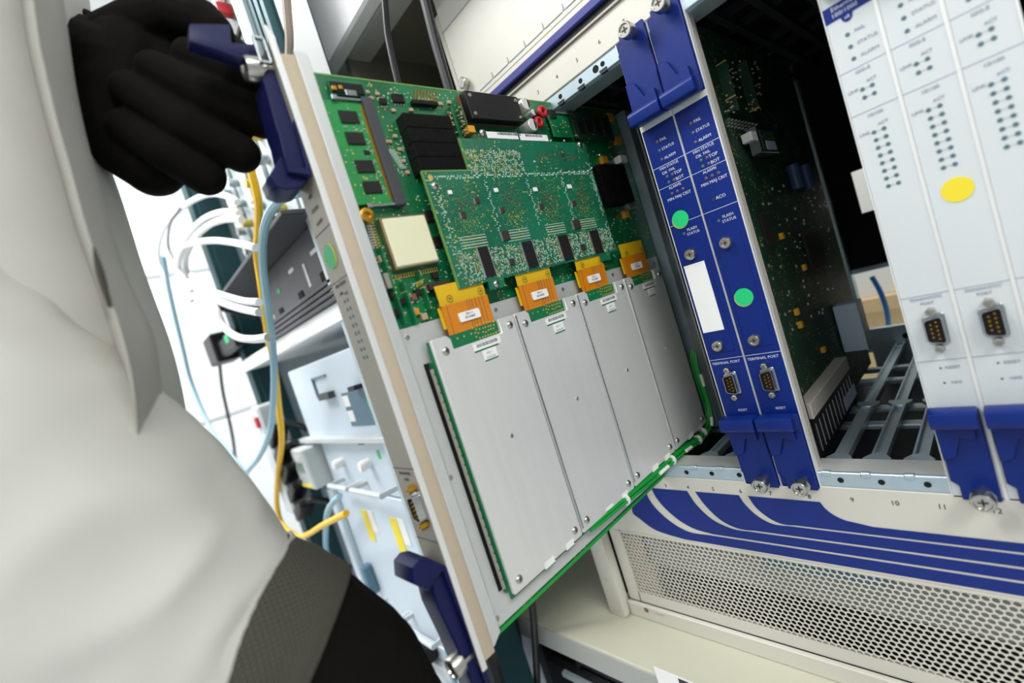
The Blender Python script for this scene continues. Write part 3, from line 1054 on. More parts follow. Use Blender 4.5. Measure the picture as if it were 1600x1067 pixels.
def yz(p, X):
    r = pX(p, X)
    return (r.y, r.z)


def poly_px(pts, X):
    return [yz(p, X) for p in pts]


# upper ejector: hollow lever body lying on the panel plus the swung-out lever in the hand
XE = -0.2662
eb = part('ejector_body', MB().prism(poly_px([(434, 60), (489.5, 262), (487, 274), (474, 289), (450, 292), (433, 285), (425, 266), (443, 238), (452, 260), (440, 205), (435, 192), (414, 115)], XE), 0, -0.2915, -0.2705), 'navy_plastic_shaded', pc, bev=0.0008)
part('ejector_rim', MB().prism(poly_px([(434, 60), (489.5, 262), (487, 274), (451, 268), (443, 238), (447, 240), (455, 262), (480, 262), (429, 68)], XE), 0, -0.2705, XE), 'navy_plastic_shaded', eb, bev=0.0004)
part('ejector_lever', MB().prism(poly_px([(296, 36), (359.5, 37), (362, 66), (402, 68), (412, 92), (376, 92), (340, 78), (296, 64)], -0.2720), 0, -0.2815, -0.2720), 'navy_plastic_shaded', pc, bev=0.0012, seg=2, label='swung-out dark blue lever in the gloved hand')
# lower ejector
lb = part('ejector_body', MB().prism(poly_px([(699, 884), (777, 1092), (752, 1092), (718, 1012), (690, 953), (679, 912)], XE), 0, -0.2915, -0.2705), 'navy_plastic_shaded', pc, bev=0.0008)
part('ejector_rim', MB().prism(poly_px([(699, 884), (777, 1092), (769, 1092), (692, 889)], XE), 0, -0.2705, XE), 'navy_plastic_shaded', lb, bev=0.0004)
part('grip_bar', MB().prism(poly_px([(700, 886), (668, 871), (655, 874), (644, 887), (646, 913), (672, 925), (679, 905)], XE), 0, -0.2915, XE), 'navy_plastic_shaded', lb, bev=0.0010, seg=2)
for z_ in (0.1843, -0.2005):
    thumbscrew(pc, (-0.2750, YF, z_)).scale = (1.15, 1.05, 1.15)
# print on its front
tp = lambda s, p, sz, dx=0.0: text(s, sz, 'print_dark', fp, (-0.2790 + dx, YF - 0.0002, pY(p, YF).z))
tp('FAIL', (489, 303), 0.0032, -0.001)
tp('STATUS', (498, 321), 0.0032)
tp('ALARM', (506, 340), 0.0032)
z_ = pY((513, 352), YF).z
part('printed_line', MB().box((-0.2930, -0.2650), (YF - 0.0002, YF), (z_ - 0.0002, z_ + 0.0002)), 'print_dark', fp, smooth=0)
z_ = pY((538, 432), YF).z
part('printed_line', MB().box((-0.2930, -0.2650), (YF - 0.0002, YF), (z_ - 0.0002, z_ + 0.0002)), 'print_dark', fp, smooth=0)
q = pY((521, 397), YF)
st = MB()
disc(st, (-0.2795, YF - 0.0002, q.z), 0.0078, 1, 0.0002, 32)
part('round_sticker', st, 'sticker_yellow', pc)
st = MB()
disc(st, (-0.2808, YF - 0.0004, q.z), 0.0078, 1, 0.0002, 32)
part('round_sticker', st, 'sticker_green_dark', pc, label='green round sticker over a yellow one')
tp('PROCESSOR', (536, 442), 0.0030)
tp('LINK', (540, 455), 0.0026, -0.003)
tp('ACT', (546, 455), 0.0026, 0.004)
za, zb = pY((544, 468), YF).z, pY((577, 556), YF).z
for k in range(8):
    for x_ in (-0.2815, -0.2768):
        link('indicator', M_LEDT, fp, (x_, YF, za + (zb - za) * k / 7))
z_ = pY((632, 732), YF).z
part('printed_line', MB().box((-0.2930, -0.2650), (YF - 0.0002, YF), (z_ - 0.0002, z_ + 0.0002)), 'print_dark', fp, smooth=0)
tp('DIAGNOSTIC', (637, 740), 0.0026)
tp('PORT', (641, 750), 0.0026)
z_ = pY((690, 850), YF).z
part('printed_line', MB().box((-0.2930, -0.2650), (YF - 0.0002, YF), (z_ - 0.0002, z_ + 0.0002)), 'print_dark', fp, smooth=0)
q = pY((652, 793), YF - 0.003)
dsub(pc, (q.x, YF, q.z), 'jackg')

# boards
part('main_board', MB().box((XP - 0.0020, XP), (-0.2376, 0.128), (-0.2020, 0.1850)), 'pcb_main', pc)
part('board_edge', MB().box((XP - 0.0022, XP + 0.0002), (-0.2376, 0.128), (0.1845, 0.1856)), 'pcb_edge', pc)
part('board_edge', MB().box((XP - 0.0024, XP + 0.0006), (-0.2376, 0.128), (-0.2040, -0.2012)), 'green_wire', pc)
plate = part('carrier_plate', MB().box((XP + 0.0003, -0.2700), (-0.2376, 0.105), (-0.1985, 0.0132)), 'aluminium', pc, bev=0.0004)
part('rear_stiffener', MB().box((XP, XP + 0.012), (0.112, 0.130), (-0.196, 0.180)), 'galvanised', pc, bev=0.0006)
part('stiffener_edge', MB().box((XP + 0.011, XP + 0.0126), (0.1285, 0.1305), (-0.196, 0.180)), 'edge_white', pc)
part('rear_connector', MB().box((XP, XP + 0.010), (0.130, 0.142), (-0.196, 0.180)), 'dark_void', pc)


def quad(name, pts, X0, X1, m, parent=None, bev=0.0003, label=None, kind=None):
    """box whose top face (at X1) spans the picked corners; stands on X0"""
    P4 = [yz(p, X1) for p in pts]
    ys = sorted(a for a, b in P4)
    zs = sorted(b for a, b in P4)
    y0, y1 = (ys[0] + ys[1]) / 2, (ys[-1] + ys[-2]) / 2
    z0, z1 = (zs[0] + zs[1]) / 2, (zs[-1] + zs[-2]) / 2
    return part(name, MB().box((X0, X1), (y0, y1), (z0, z1)), m, parent or pc, bev=bev, label=label, kind=kind), (y0, y1, z0, z1)


def Q(c, *uv):
    return [c(*p) for p in uv]


M_PAN = mesh_of(MB().lathe((0, 0, 0), (1, 0, 0), [(0, 0.0030), (0.0004, 0.0030), (0.0014, 0.0022), (0.0018, 0.0010)], 16), 'screw', 'screw_steel', 0, 50)
M_PANX = mesh_of(MB().box((0, 0.0003), (-0.0013, 0.0013), (-0.0003, 0.0003)).box((0, 0.0003), (-0.0003, 0.0003), (-0.0013, 0.0013)), 'cross_recess', 'print_dark', 0, 0)
M_SMALL = mesh_of(MB().lathe((0, 0, 0), (1, 0, 0), [(0, 0.0019), (0.0008, 0.0016), (0.0010, 0.0009), (0.0006, 0.0007)], 6), 'standoff', 'screw_steel', 0, 40)


def pan(parent, pos):
    t = link('screw', M_PAN, parent, pos)
    link('cross_recess', M_PANX, t, Vector(pos) + Vector((0.00165, 0, 0)))


# --- four metal modules
XM = -0.2605
bounds = [-0.2219, -0.1433, -0.0648, 0.0137, 0.0895]
mcrop = crop(660, 470, 8.0)
ref0 = bounds[0]
rnd = random.Random(3)
dots = [(440, 470), (522, 443), (612, 412), (660, 398), (700, 402), (628, 340), (672, 355), (716, 352), (678, 305), (714, 295), (764, 275), (796, 266), (830, 258), (890, 258), (926, 246), (760, 340), (790, 328), (826, 318), (856, 308), (894, 300), (950, 332), (760, 388), (796, 390), (826, 364), (856, 352), (888, 345), (676, 448), (720, 465), (758, 452), (790, 438), (824, 428), (856, 418), (890, 408), (922, 394), (952, 376)]
notch = [yz(mcrop(*p), XM) for p in ((300, 412), (345, 440), (388, 600), (600, 540), (995, 395), (962, 208))]
ny0, ny1 = notch[1][0] - ref0, notch[4][0] - ref0
nz = (notch[2][1] + notch[3][1]) / 2
for i in range(4):
    y0, y1 = bounds[i] + 0.0006, bounds[i + 1] - 0.0006
    w = y1 - y0
    sc = w / 0.0774
    mod = part('shielded_module', MB().box((-0.2655, -0.2638), (y0 - 0.0008, y1), (-0.1850, -0.0005)), 'pcb_plain', pc)
    a, b = y0 + (ny0 - 0.0006) * sc, y0 + (ny1 - 0.0006) * sc
    T = 0.0003
    poly = [(y0 + 0.001, T), (a - 0.003, T), (a, T - 0.003), (a, nz), (a + 0.010, nz), (b, nz), (b, T), (y1 - 0.001, T), (y1, T - 0.001)]
    # bottom edge with two small label notches
    for f0, f1 in ((0.86, 0.74), (0.56, 0.42)):
        poly += [(y0 + w * f0, -0.1822 + 0.0001), (y0 + w * f0, -0.1785), (y0 + w * f1, -0.1785), (y0 + w * f1, -0.1822)]
    poly = poly[:9] + [(y1, -0.1810), (y1 - 0.0012, -0.1822)] + poly[9:] + [(y0 + 0.0012, -0.1822), (y0, -0.1810), (y0, T - 0.001)]
    part('cover', MB().prism(poly, 0, -0.2636, XM), 'brushed', mod, bev=0.0005)
    if i:
        part('cover_lip', MB().box((XM, XM + 0.0011), (y0 - 0.0002, y0 + 0.0016), (-0.178, -0.001)), 'steel', mod, bev=0.0005)
    gd = MB()
    for u, v in dots:
        yy, zz = yz(mcrop(u, v), -0.2636)
        yy = y0 + (yy - ref0 - 0.0006) * sc
        disc(gd, (-0.26375, yy, zz), 0.00075, 0, 0.0002, 8)
    part('gold_pads', gd, 'gold_dot', mod, kind='stuff')
    bx = lambda u0, v0, u1, v1: None
    # bar code labels
    l1 = [yz(mcrop(*p), XM) for p in ((610, 535), (950, 435), (975, 535), (640, 640))]
    ya, yb = y0 + (l1[0][0] - ref0) * sc, y0 + (l1[1][0] - ref0) * sc
    zt, zb_ = l1[0][1] - 0.0012, l1[3][1]
    lab = part('barcode_label', MB().box((XM, XM + 0.0002), (ya, yb), (zb_, zt)), 'label_white', mod, smooth=0)
    bars = MB()
    r2 = random.Random(11)
    yy = ya + (yb - ya) * 0.12
    while yy < yb - 0.003:
        wdt = r2.uniform(0.0002, 0.0007)
        bars.box((XM + 0.0002, XM + 0.00026), (yy, yy + wdt), (zb_ + (zt - zb_) * 0.35, zt - (zt - zb_) * 0.15))
        yy += wdt + r2.uniform(0.0002, 0.0006)
    part('barcode', bars, 'print_dark', lab, smooth=0, kind='stuff')
    part('label_gap', MB().box((XM, XM + 0.00015), (ya, yb - 0.003), (zb_ - 0.0012, zb_ - 0.0001)), 'pcb_plain', mod, smooth=0)
    l2 = [yz(mcrop(*p), XM) for p in ((745, 650), (910, 590), (935, 690), (775, 750))]
    ya, yb = y0 + (l2[0][0] - ref0) * sc, y0 + (l2[1][0] - ref0) * sc
    zt, zb_ = zb_ - 0.0013, l2[3][1]
    lab2 = part('barcode_label', MB().box((XM, XM + 0.0002), (ya, yb), (zb_, zt)), 'label_white', mod, smooth=0)
    text('REV 1', 0.0026, 'print_grey', lab2, (XM + 0.0003, (ya + yb) / 2, zt - 0.0028), SIDE)
    text('0258202', 0.0026, 'print_grey', lab2, (XM + 0.0003, (ya + yb) / 2, zt - 0.0060), SIDE)
    part('label_gap', MB().box((XM, XM + 0.00015), (ya, yb), (zb_ - 0.0011, zb_ - 0.0001)), 'pcb_plain', mod, smooth=0)
    for f0, f1 in ((0.86, 0.74), (0.56, 0.42)):
        part('edge_label', MB().box((-0.2637, -0.2612), (y0 + w * f1, y0 + w * f0), (-0.1838, -0.1786)), 'label_white', mod, smooth=0)
        part('label_gap', MB().box((-0.2637, -0.2616), (y0 + w * f1, y0 + w * f0), (-0.1848, -0.1838)), 'pcb_plain', mod, smooth=0)
    for yy, zz in ((y0 + 0.0088 * sc, -0.0095), (y1 - 0.0062, -0.0065), (y0 + 0.0075, -0.1745), (y1 - 0.0070, -0.1745)):
        pan(mod, (XM, yy, zz))
    link('standoff', M_SMALL, mod, (XM, (y0 + y1) / 2 + 0.001, -0.083))

# slot and edge connector left of the first module
slot = [yz(p, -0.27) for p in ((657, 557), (785, 905))]
part('connector_slot', MB().box((-0.2700, -0.2697), (slot[0][0], slot[0][0] + 0.0045), (-0.178, -0.0135)), 'dark_void', plate)
cs_ = [yz(p, -0.266) for p in ((671, 560), (682, 557))]
ecn = part('edge_connector', MB().box((-0.2697, -0.2660), (slot[0][0] + 0.0045, bounds[0] - 0.0010), (-0.180, -0.0140)), 'pcb_plain', plate)
part('connector_shroud', MB().box((-0.2660, -0.2650), (bounds[0] - 0.0036, bounds[0] - 0.0012), (-0.176, -0.018)), 'panel_taupe_shaded', ecn)
ed = MB()
for k in range(24):
    zz = -0.022 - 0.0064 * k
    ed.cbox((-0.2648, bounds[0] - 0.0016, zz), (0.0004, 0.0007, 0.0009))
    ed.cbox((-0.2659, slot[0][0] + 0.0058, zz - 0.002), (0.0006, 0.0012, 0.0022))
part('connector_contacts', ed, 'chip', ecn, kind='stuff')
for p in ((626 + 10, 527), (704, 746), (777, 966)):
    y_, z_ = yz(p, -0.2700)
    link('standoff', M_SMALL, plate, (-0.2700, y_, z_))
for p in ((774, 484), (879, 452), (957, 429), (1022, 411)):
    y_, z_ = yz(p, -0.2700)
    link('standoff', M_SMALL, plate, (-0.2700, y_, z_))

# --- flexible orange ribbon cables
fx = [Q(c3, (930, 740), (1265, 670)), Q(c4, (205, 625), (450, 560)), Q(c4, (635, 515), (825, 470)), Q(c4, (965, 430), (1125, 390))]
for i, (pa, pb) in enumerate(fx):
    ya, yb = yz(pa, -0.2630)[0], yz(pb, -0.2630)[0]
    zt = 0.0320 if i < 3 else 0.0260
    zy = yz(c3(955, 835), -0.2626)[1] + (0.001 if i == 3 else 0)
    zt0 = 0.0245
    zk = (zy + 0.0275) / 2
    mb = MB()
    prof = [(-0.2622, zt0 + 0.010), (-0.2619, zt0), (-0.2620, zy + 0.003), (-0.2626, zy)]
    mb.loft([[(x, ya, z), (x, yb, z), (x - 0.0004, yb, z), (x - 0.0004, ya, z)] for x, z in prof])
    yel = part('ribbon_stiffener', mb, 'kapton_yellow', pc)
    mb = MB()
    prof = [(-0.2626, zy + 0.0004), (-0.2630, zy - 0.006), (-0.2637, 0.004), (-0.2640, -0.004)]
    mb.loft([[(x, ya + 0.001, z), (x, yb + 0.0015, z), (x - 0.0004, yb + 0.0015, z), (x - 0.0004, ya + 0.001, z)] for x, z in prof])
    rb = part('ribbon_cable', mb, 'kapton', pc, label='orange flexible ribbon cable')
    part('ribbon_layer', MB().box((-0.2650, -0.2645), (ya - 0.0012, ya + 0.006), (0.0045, zy - 0.0005)), 'kapton_yellow', rb, smooth=0)
    tr = MB()
    for fr in (0.12, 0.55, 0.60, 0.66, 0.74, 0.82, 0.9):
        yy = ya + (yb - ya) * fr
        tr.loft([[(x + 0.0002, yy, z), (x + 0.0002, yy + 0.00035, z), (x - 0.0002, yy + 0.00035, z), (x - 0.0002, yy, z)] for x, z in prof])
    part('ribbon_traces', tr, 'smd_brown', rb, smooth=0, kind='stuff')
    yc = (ya + yb) / 2 + 0.0012
    lw = (yb - ya) * 0.46
    lab = part('ribbon_label', MB().prism([(yc + a, 0.0092 + b) for a, b in rrect(lw, 0.0068, 0.0012)], 0, -0.2631, -0.2624), 'label_white', rb, smooth=0)
    text('250-1-1', 0.0021, 'print_dark', lab, (-0.2623, yc, 0.0108), SIDE)
    text('4314447', 0.0027, 'print_dark', lab, (-0.2623, yc, 0.0082), SIDE)
    for fr in ((0.22, 0.9) if i else (0.22, 0.9)):
        yy = ya + (yb - ya) * fr
        rg = MB()
        rg.loft([[(-0.2617, yy + 0.0026 * math.cos(2 * math.pi * k / 20) * s, zk + 0.0026 * math.sin(2 * math.pi * k / 20) * s) for k in range(20)] for s in (1, 0.85)], cap=False)
        part('printed_mark', rg, 'print_dark', yel, smooth=0)
        text('94', 0.0024, 'print_dark', yel, (-0.2616, yy, zk), SIDE)

# --- memory module in its slanted socket
dz0, dz1 = yz(c1(300, 320), -0.2690)[1], yz(c3(560, 80), -0.2690)[1]
yd1 = yz(c1(450, 500), -0.2690)[0]
dm = part('memory_module', MB().box((-0.2702, -0.2690), (-0.2370, yd1), (dz1, dz0)), 'pcb_dimm', pc)
for pts in (((222, 380), (360, 385), (385, 475), (255, 470)), ((272, 535), (405, 540), (428, 628), (302, 625)), ((345, 740), (475, 742), (497, 830), (372, 830)), ((398, 893), (527, 893), (550, 980), (425, 980))):
    quad('memory_chip', Q(c1, *pts), -0.2690, -0.2678, 'chip', dm)
quad('small_chip', Q(c1, (408, 668), (450, 668), (462, 700), (418, 700)), -0.2690, -0.2682, 'chip', dm)
gf = MB().box((-0.2690, -0.2688), (yd1 - 0.0022, yd1 - 0.0005), (dz1 + 0.002, dz0 - 0.002))
part('gold_fingers', gf, 'gold', dm)
r3 = random.Random(8)
dsm = MB()
for _ in range(70):
    dsm.cbox((-0.2688, yd1 - 0.0035 - abs(r3.gauss(0, 0.004)), r3.uniform(dz1 + 0.004, dz0 - 0.004)), (0.0006, r3.choice((0.0006, 0.0012)), 0.0008))
for _ in range(22):
    dsm.cbox((-0.2688, r3.uniform(-0.235, yd1 - 0.004), r3.uniform(dz1 + 0.004, dz0 - 0.004)), (0.0005, 0.0012, 0.0007))
part('module_parts', dsm, 'solder', dm, kind='stuff')
sk = [yz(c1(*p), -0.2660) for p in ((418, 310), (485, 310), (720, 1050), (655, 1060))]
part('memory_socket', MB().prism([(yd1 - 0.0004, dz0 + 0.003), (yd1 + 0.0075, dz0 + 0.003), (yd1 + 0.0075, dz1 - 0.003), (yd1 - 0.0004, dz1 - 0.003)], 0, XP, -0.2660), 'slate_plastic', pc, bev=0.0006)
for zz in (dz0 + 0.0012, dz1 - 0.0014):
    part('socket_clip', MB().box((-0.2690, -0.2672), (-0.2290, yd1), (zz - 0.0009, zz + 0.0009)).box((-0.2690, -0.2662), (-0.2300, -0.2262), (zz - 0.0017, zz + 0.0017)), 'steel', pc, bev=0.0004)

# --- heat sinks
def heatsink(name, y0, y1, z0, z1, X1, rows, nf):
    hs = part(name, MB().box((XP, XP + 0.004), (y0, y1), (z0, z1)), 'heatsink', pc)
    for r in range(rows):
        za, zb = z0 + (z1 - z0) * r / rows + 0.0003, z0 + (z1 - z0) * (r + 1) / rows - 0.0003
        mb = MB()
        for k in range(nf):
            a = y0 + (y1 - y0) * k / nf
            mb.box((XP + 0.004, X1), (a, a + (y1 - y0) / nf * 0.5), (za, zb))
        part('fin_row', mb, 'heatsink', hs, smooth=0)
    return hs


hp = [yz(c1(*p), -0.2615) for p in ((705, 400), (1040, 415), (1155, 810), (825, 830))]
heatsink('heat_sink', (hp[0][0] + hp[3][0]) / 2, (hp[1][0] + hp[2][0]) / 2, (hp[2][1] + hp[3][1]) / 2, (hp[0][1] + hp[1][1]) / 2, -0.2615, 4, 30)
hp = [yz(c2(*p), -0.2620) for p in ((1030, 610), (1320, 630), (1120, 890))]
heatsink('heat_sink', hp[0][0], hp[0][0] + 0.050, hp[2][1], hp[0][1], -0.2600, 4, 16)

# --- black power converter, capacitors, coils
cv, (a, b, c, d) = quad('power_converter', Q(c1, (1135, 230), (1520, 285), (1575, 460), (1205, 450)), -0.2690, -0.2615, 'black_plastic', bev=0.0006)
part('converter_base', MB().box((XP, -0.2690), (a - 0.0012, b), (c, d)), 'smd_brown', cv)
for (yy, zz) in ((a + 0.004, d - 0.004), (b - 0.004, d - 0.004), (a + 0.004, c + 0.004), (b - 0.004, c + 0.004)):
    link('standoff', M_SMALL, cv, (-0.2615, yy, zz))


def can(p, r, X1, m='cap_white'):
    y_, z_ = yz(p, X1)
    o = part('capacitor', MB().lathe((XP, y_, z_), (1, 0, 0), [(0, r * 0.95), (0.0012, r), (X1 - XP - 0.0004, r), (X1 - XP, r * 0.9)], 22), m, pc)
    part('polarity_mark', MB().prism([(y_ + r * 0.85 * math.cos(t), z_ + r * 0.85 * math.sin(t)) for t in [math.radians(-70 + 28 * k) for k in range(6)]], 0, X1, X1 + 0.0001), 'chip', o, smooth=0)


can(c2(545, 185), 0.0056, -0.2600)
can(c2(592, 330), 0.0056, -0.2600)
can(c2(597, 245), 0.0030, -0.2640)


def torus(p, R, r, X1, nt=18):
    y_, z_ = yz(p, X1)
    mb = MB()
    n, k = 24, 10
    vs, fs = [], []
    for i in range(n):
        a = 2 * math.pi * i / n
        rr = r * (1.0 + 0.10 * (i % 2))
        for j in range(k):
            bb = 2 * math.pi * j / k
            vs.append((X1 - 0.002 + rr * 1.2 * math.sin(bb), y_ + (R + rr * math.cos(bb)) * math.cos(a), z_ + (R + rr * math.cos(bb)) * math.sin(a)))
    for i in range(n):
        for j in range(k):
            fs.append((i * k + j, ((i + 1) % n) * k + j, ((i + 1) % n) * k + (j + 1) % k, i * k + (j + 1) % k))
    mb.add(vs, fs)
    o = part('coil', mb, 'red_coil', pc, smooth=60)
    part('coil_stem', MB().cyl((XP, y_, z_), (X1 - 0.003, y_, z_), R * 0.9, 12), 'chip', o)
    return o


torus(c2(665, 235), 0.0037, 0.0019, -0.2600)
torus(c2(640, 308), 0.0034, 0.0018, -0.2600)
quad('black_component', Q(c2, (705, 225), (745, 225), (755, 285), (715, 285)), XP, -0.2650, 'chip')
quad('paper_label', Q(c2, (735, 225), (890, 245), (895, 255), (760, 262)), XP, XP + 0.0003, 'label_white')
quad('daughter_board', Q(c2, (690, 270), (835, 265), (880, 440), (740, 400)), -0.2680, -0.2665, 'pcb_main')
quad('memory_module', Q(c2, (850, 240), (1120, 260), (1150, 440), (890, 430)), -0.2690, -0.2665, 'pcb_dark')
for u in (890, 950, 1010, 1070):
    quad('memory_chip', Q(c2, (u, 300), (u + 42, 300), (u + 62, 390), (u + 20, 390)), -0.2665, -0.2655, 'chip')
for u, v in ((1130, 275), (1185, 440), (1090, 575), (1240, 950)):
    quad('tantalum_capacitor', Q(c2, (u - 18, v - 25), (u + 18, v - 25), (u + 25, v + 25), (u - 10, v + 25)), XP, -0.2680, 'tantalum')
quad('white_connector', Q(c2, (1195, 545), (1240, 540), (1250, 590), (1205, 590)), XP, -0.2640, 'label_white')
quad('silver_can', Q(c2, (1240, 820), (1300, 840), (1310, 910), (1255, 910)), XP, -0.2660, 'galvanised')

# --- cream shielding can with pins, gold coaxial socket
shd, (a, b, c, d) = quad('shield_can', Q(c3, (548, 190), (855, 165), (955, 490), (655, 550)), XP + 0.002, -0.2650, 'shield_cream', bev=0.0008)
part('shield_rim', MB().box((XP, -0.2660), (a - 0.0012, b + 0.0012), (c - 0.0012, d + 0.0012)), 'shield_rim', shd, bev=0.0005)
pn = MB()
for k in range(18):
    zz = c + (d - c) * k / 17
    pn.cbox((XP + 0.0006, a - 0.0042, zz), (0.0012, 0.0016, 0.0009))
    pn.cbox((XP + 0.0006, a - 0.0062, zz + 0.001), (0.0012, 0.0014, 0.0008))
    yy = a + (b - a) * k / 17
    pn.cbox((XP + 0.0006, yy, c - 0.0040), (0.0012, 0.0009, 0.0014))
    pn.cbox((XP + 0.0006, yy, c - 0.0058), (0.0012, 0.0009, 0.0012))
    pn.cbox((XP + 0.0006, yy, d + 0.0022), (0.0012, 0.0008, 0.0010))
part('shield_pins', pn, 'gold_dot', shd, kind='stuff')
y_, z_ = yz(c3(438, 165), -0.2640)
sma = part('coaxial_socket', MB().lathe((XP, y_, z_), (1, 0, 0), [(0, 0.0042), (0.0045, 0.0042), (0.0048, 0.0047), (0.0085, 0.0047), (0.0088, 0.0040), (0.0088, 0.0022), (0.0070, 0.0020)], 20), 'gold', pc)
# gull wing strip beside the socket
gw = MB()
for k in range(8):
    yy, zz = yz(c3(448 + 5 * k, 250 + 20 * k), XP)
    gw.cbox((XP + 0.0004, yy, zz), (0.0008, 0.0042, 0.0010))
part('solder_leads', gw, 'solder', pc, kind='stuff')
# upright riser boards below the shield
for (p0, p1) in (((535, 400), (720, 950)), ((700, 650), (800, 945)), ((810, 570), (895, 845))):
    a, b = yz(c3(*p0), -0.2660), yz(c3(*p1), -0.2660)
    rb = part('riser_board', MB().box((XP, -0.2660), (a[0] - 0.0006, a[0] + 0.0006), (b[1], a[1])), 'pcb_main', pc)
    rc = MB()
    for _ in range(16):
        rc.cbox((r3.uniform(XP + 0.001, -0.2665), a[0] + 0.0014, r3.uniform(b[1], a[1])), (0.0016, 0.0014, 0.0010))
    part('riser_parts', rc, 'smd_tan', rb, kind='stuff')
for k, (u, v, m) in enumerate(((540, 480, 'smd_tan'), (575, 640, 'panel_taupe_shaded'), (620, 740, 'chip'), (645, 870, 'chip'), (790, 865, 'tantalum'), (800, 725, 'chip'), (870, 690, 'smd_brown'), (770, 760, 'smd_brown'), (930, 600, 'chip'), (850, 900, 'smd_tan'), (690, 790, 'chip'))):
    quad('component', Q(c3, (u - 22, v - 22), (u + 20, v - 26), (u + 30, v + 22), (u - 12, v + 26)), XP, -0.2695, m)
quad('black_component', Q(c3, (550, 590), (590, 580), (630, 690), (590, 700)), XP, -0.2670, 'panel_taupe_shaded')
for q4 in (((855, 130), (905, 130), (920, 215), (870, 215)), ((915, 320), (970, 320), (985, 405), (935, 405))):
    quad('chip', Q(c3, *q4), XP, -0.2712, 'chip')
quad('pin_header', Q(c3, (885, 670), (1035, 625), (1045, 670), (895, 715)), XP, -0.2660, 'chip_brown')

# --- top edge parts
ob, _ = quad('clock_daughterboard', Q(c1, (185, 160), (440, 185), (405, 275), (140, 265)), XP + 0.002, -0.2690, 'pcb_plain')
quad('clock_chip', Q(c1, (200, 175), (420, 190), (400, 262), (150, 250)), -0.2690, -0.2680, 'black_plastic', ob)
quad('crystal', Q(c1, (285, 230), (365, 235), (355, 275), (275, 270)), -0.2680, -0.2665, 'steel', ob)
quad('coil', Q(c1, (180, 200), (215, 200), (215, 230), (180, 230)), -0.2680, -0.2668, 'gold', ob)
quad('coil', Q(c1, (232, 198), (258, 198), (258, 225), (232, 225)), -0.2680, -0.2668, 'gold', ob)
for q4, n in ((((528, 290), (575, 290), (582, 335), (535, 335)), 4), (((620, 258), (700, 262), (708, 325), (628, 318)), 4)):
    cp, (a, b, c, d) = quad('chip', Q(c1, *q4), XP + 0.0003, -0.2700, 'black_plastic')
    ld = MB()
    for k in range(n):
        yy = a + (b - a) * (k + 0.5) / n
        for zz in (c - 0.0008, d + 0.0006):
            ld.cbox((XP + 0.0005, yy, zz), (0.0008, 0.0007, 0.0016))
    part('chip_leads', ld, 'solder', cp, kind='stuff')
ph, (a, b, c, d) = quad('pin_header', Q(c1, (765, 300), (945, 315), (955, 345), (775, 330)), XP, -0.2680, 'black_plastic')
ld = MB()
for k in range(8):
    yy = a + (b - a) * (k + 0.5) / 8
    ld.tube([(-0.2685, yy, d - 0.001), (-0.2650, yy, d + 0.0015), (-0.2630, yy, d + 0.0045)], 0.0003, 5, 1)
    ld.tube([(-0.2690, yy, d - 0.001), (-0.2670, yy, d + 0.0035), (-0.2650, yy, d + 0.0055)], 0.0003, 5, 1)
part('header_pins', ld, 'gold', ph, kind='stuff')
for u, v in ((1040, 350), (1110, 340)):
    a, b = yz(c1(u, v), -0.2660), yz(c1(u + 65, v + 205), -0.2660)
    rb = part('riser_board', MB().box((XP, -0.2660), (a[0] - 0.0006, a[0] + 0.0006), (b[1], a[1])), 'pcb_main', pc)
    rc = MB()
    for _ in range(18):
        rc.cbox((r3.uniform(XP + 0.001, -0.2665), a[0] - 0.0016, r3.uniform(b[1], a[1])), (0.0016, 0.0014, 0.0010))
    part('riser_parts', rc, 'smd_tan', rb, kind='stuff')
quad('component', Q(c1, (1170, 490), (1215, 490), (1220, 540), (1175, 540)), XP, -0.2640, 'tantalum')
for u, v in ((437, 245), (510, 258), (465, 290), (628, 378), (755, 375), (640, 565), (600, 605), (672, 660), (698, 745), (728, 828), (1030, 320), (968, 330), (580, 605)):
    quad('ceramic_capacitor', Q(c1, (u - 16, v - 12), (u + 14, v - 12), (u + 18, v + 12), (u - 12, v + 12)), XP, -0.2708, 'smd_tan')
# loose small parts over the bare areas of the main board
sm = MB()
for rect, n in (((500, 130, 1200, 330), 60), ((580, 450, 720, 860), 50)):
    for _ in range(n):
        y_, z_ = yz(c1(r3.uniform(rect[0], rect[2]), r3.uniform(rect[1] + 120, rect[3])), XP)
        if r3.random() < 0.5:
            sm.cbox((XP + 0.00015, y_, z_), (0.0003, 0.0014, 0.0005))
        else:
            sm.cbox((XP + 0.00015, y_, z_), (0.0003, 0.0005, 0.0014))
for _ in range(150):
    y_, z_ = yz(c3(r3.uniform(430, 1080), r3.uniform(20, 900)), XP)
    sm.cbox((XP + 0.0003, y_, z_), (0.0006, r3.choice((0.0014, 0.0007)), 0.0007))
for _ in range(60):
    y_, z_ = yz(c4(r3.uniform(0, 900), r3.uniform(480, 760)), XP)
    if z_ > 0.014:
        sm.cbox((XP + 0.0003, y_, z_), (0.0006, 0.0012, 0.0007))
for _ in range(120):
    sm.cbox((XP + 0.0003, r3.uniform(0.02, 0.105), r3.uniform(0.015, 0.17)), (0.0006, r3.choice((0.0014, 0.0007)), 0.0009))
part('small_components', sm, 'pad_mint', pc, kind='stuff')
lk = MB()
for k in range(12):
    y_, z_ = yz(c1(608 + 7.5 * k, 670 + 12 * k), XP)
    lk.cbox((XP + 0.0003, y_, z_), (0.0006, 0.0055, 0.0005))
part('solder_leads', lk, 'pad_mint', pc, kind='stuff')

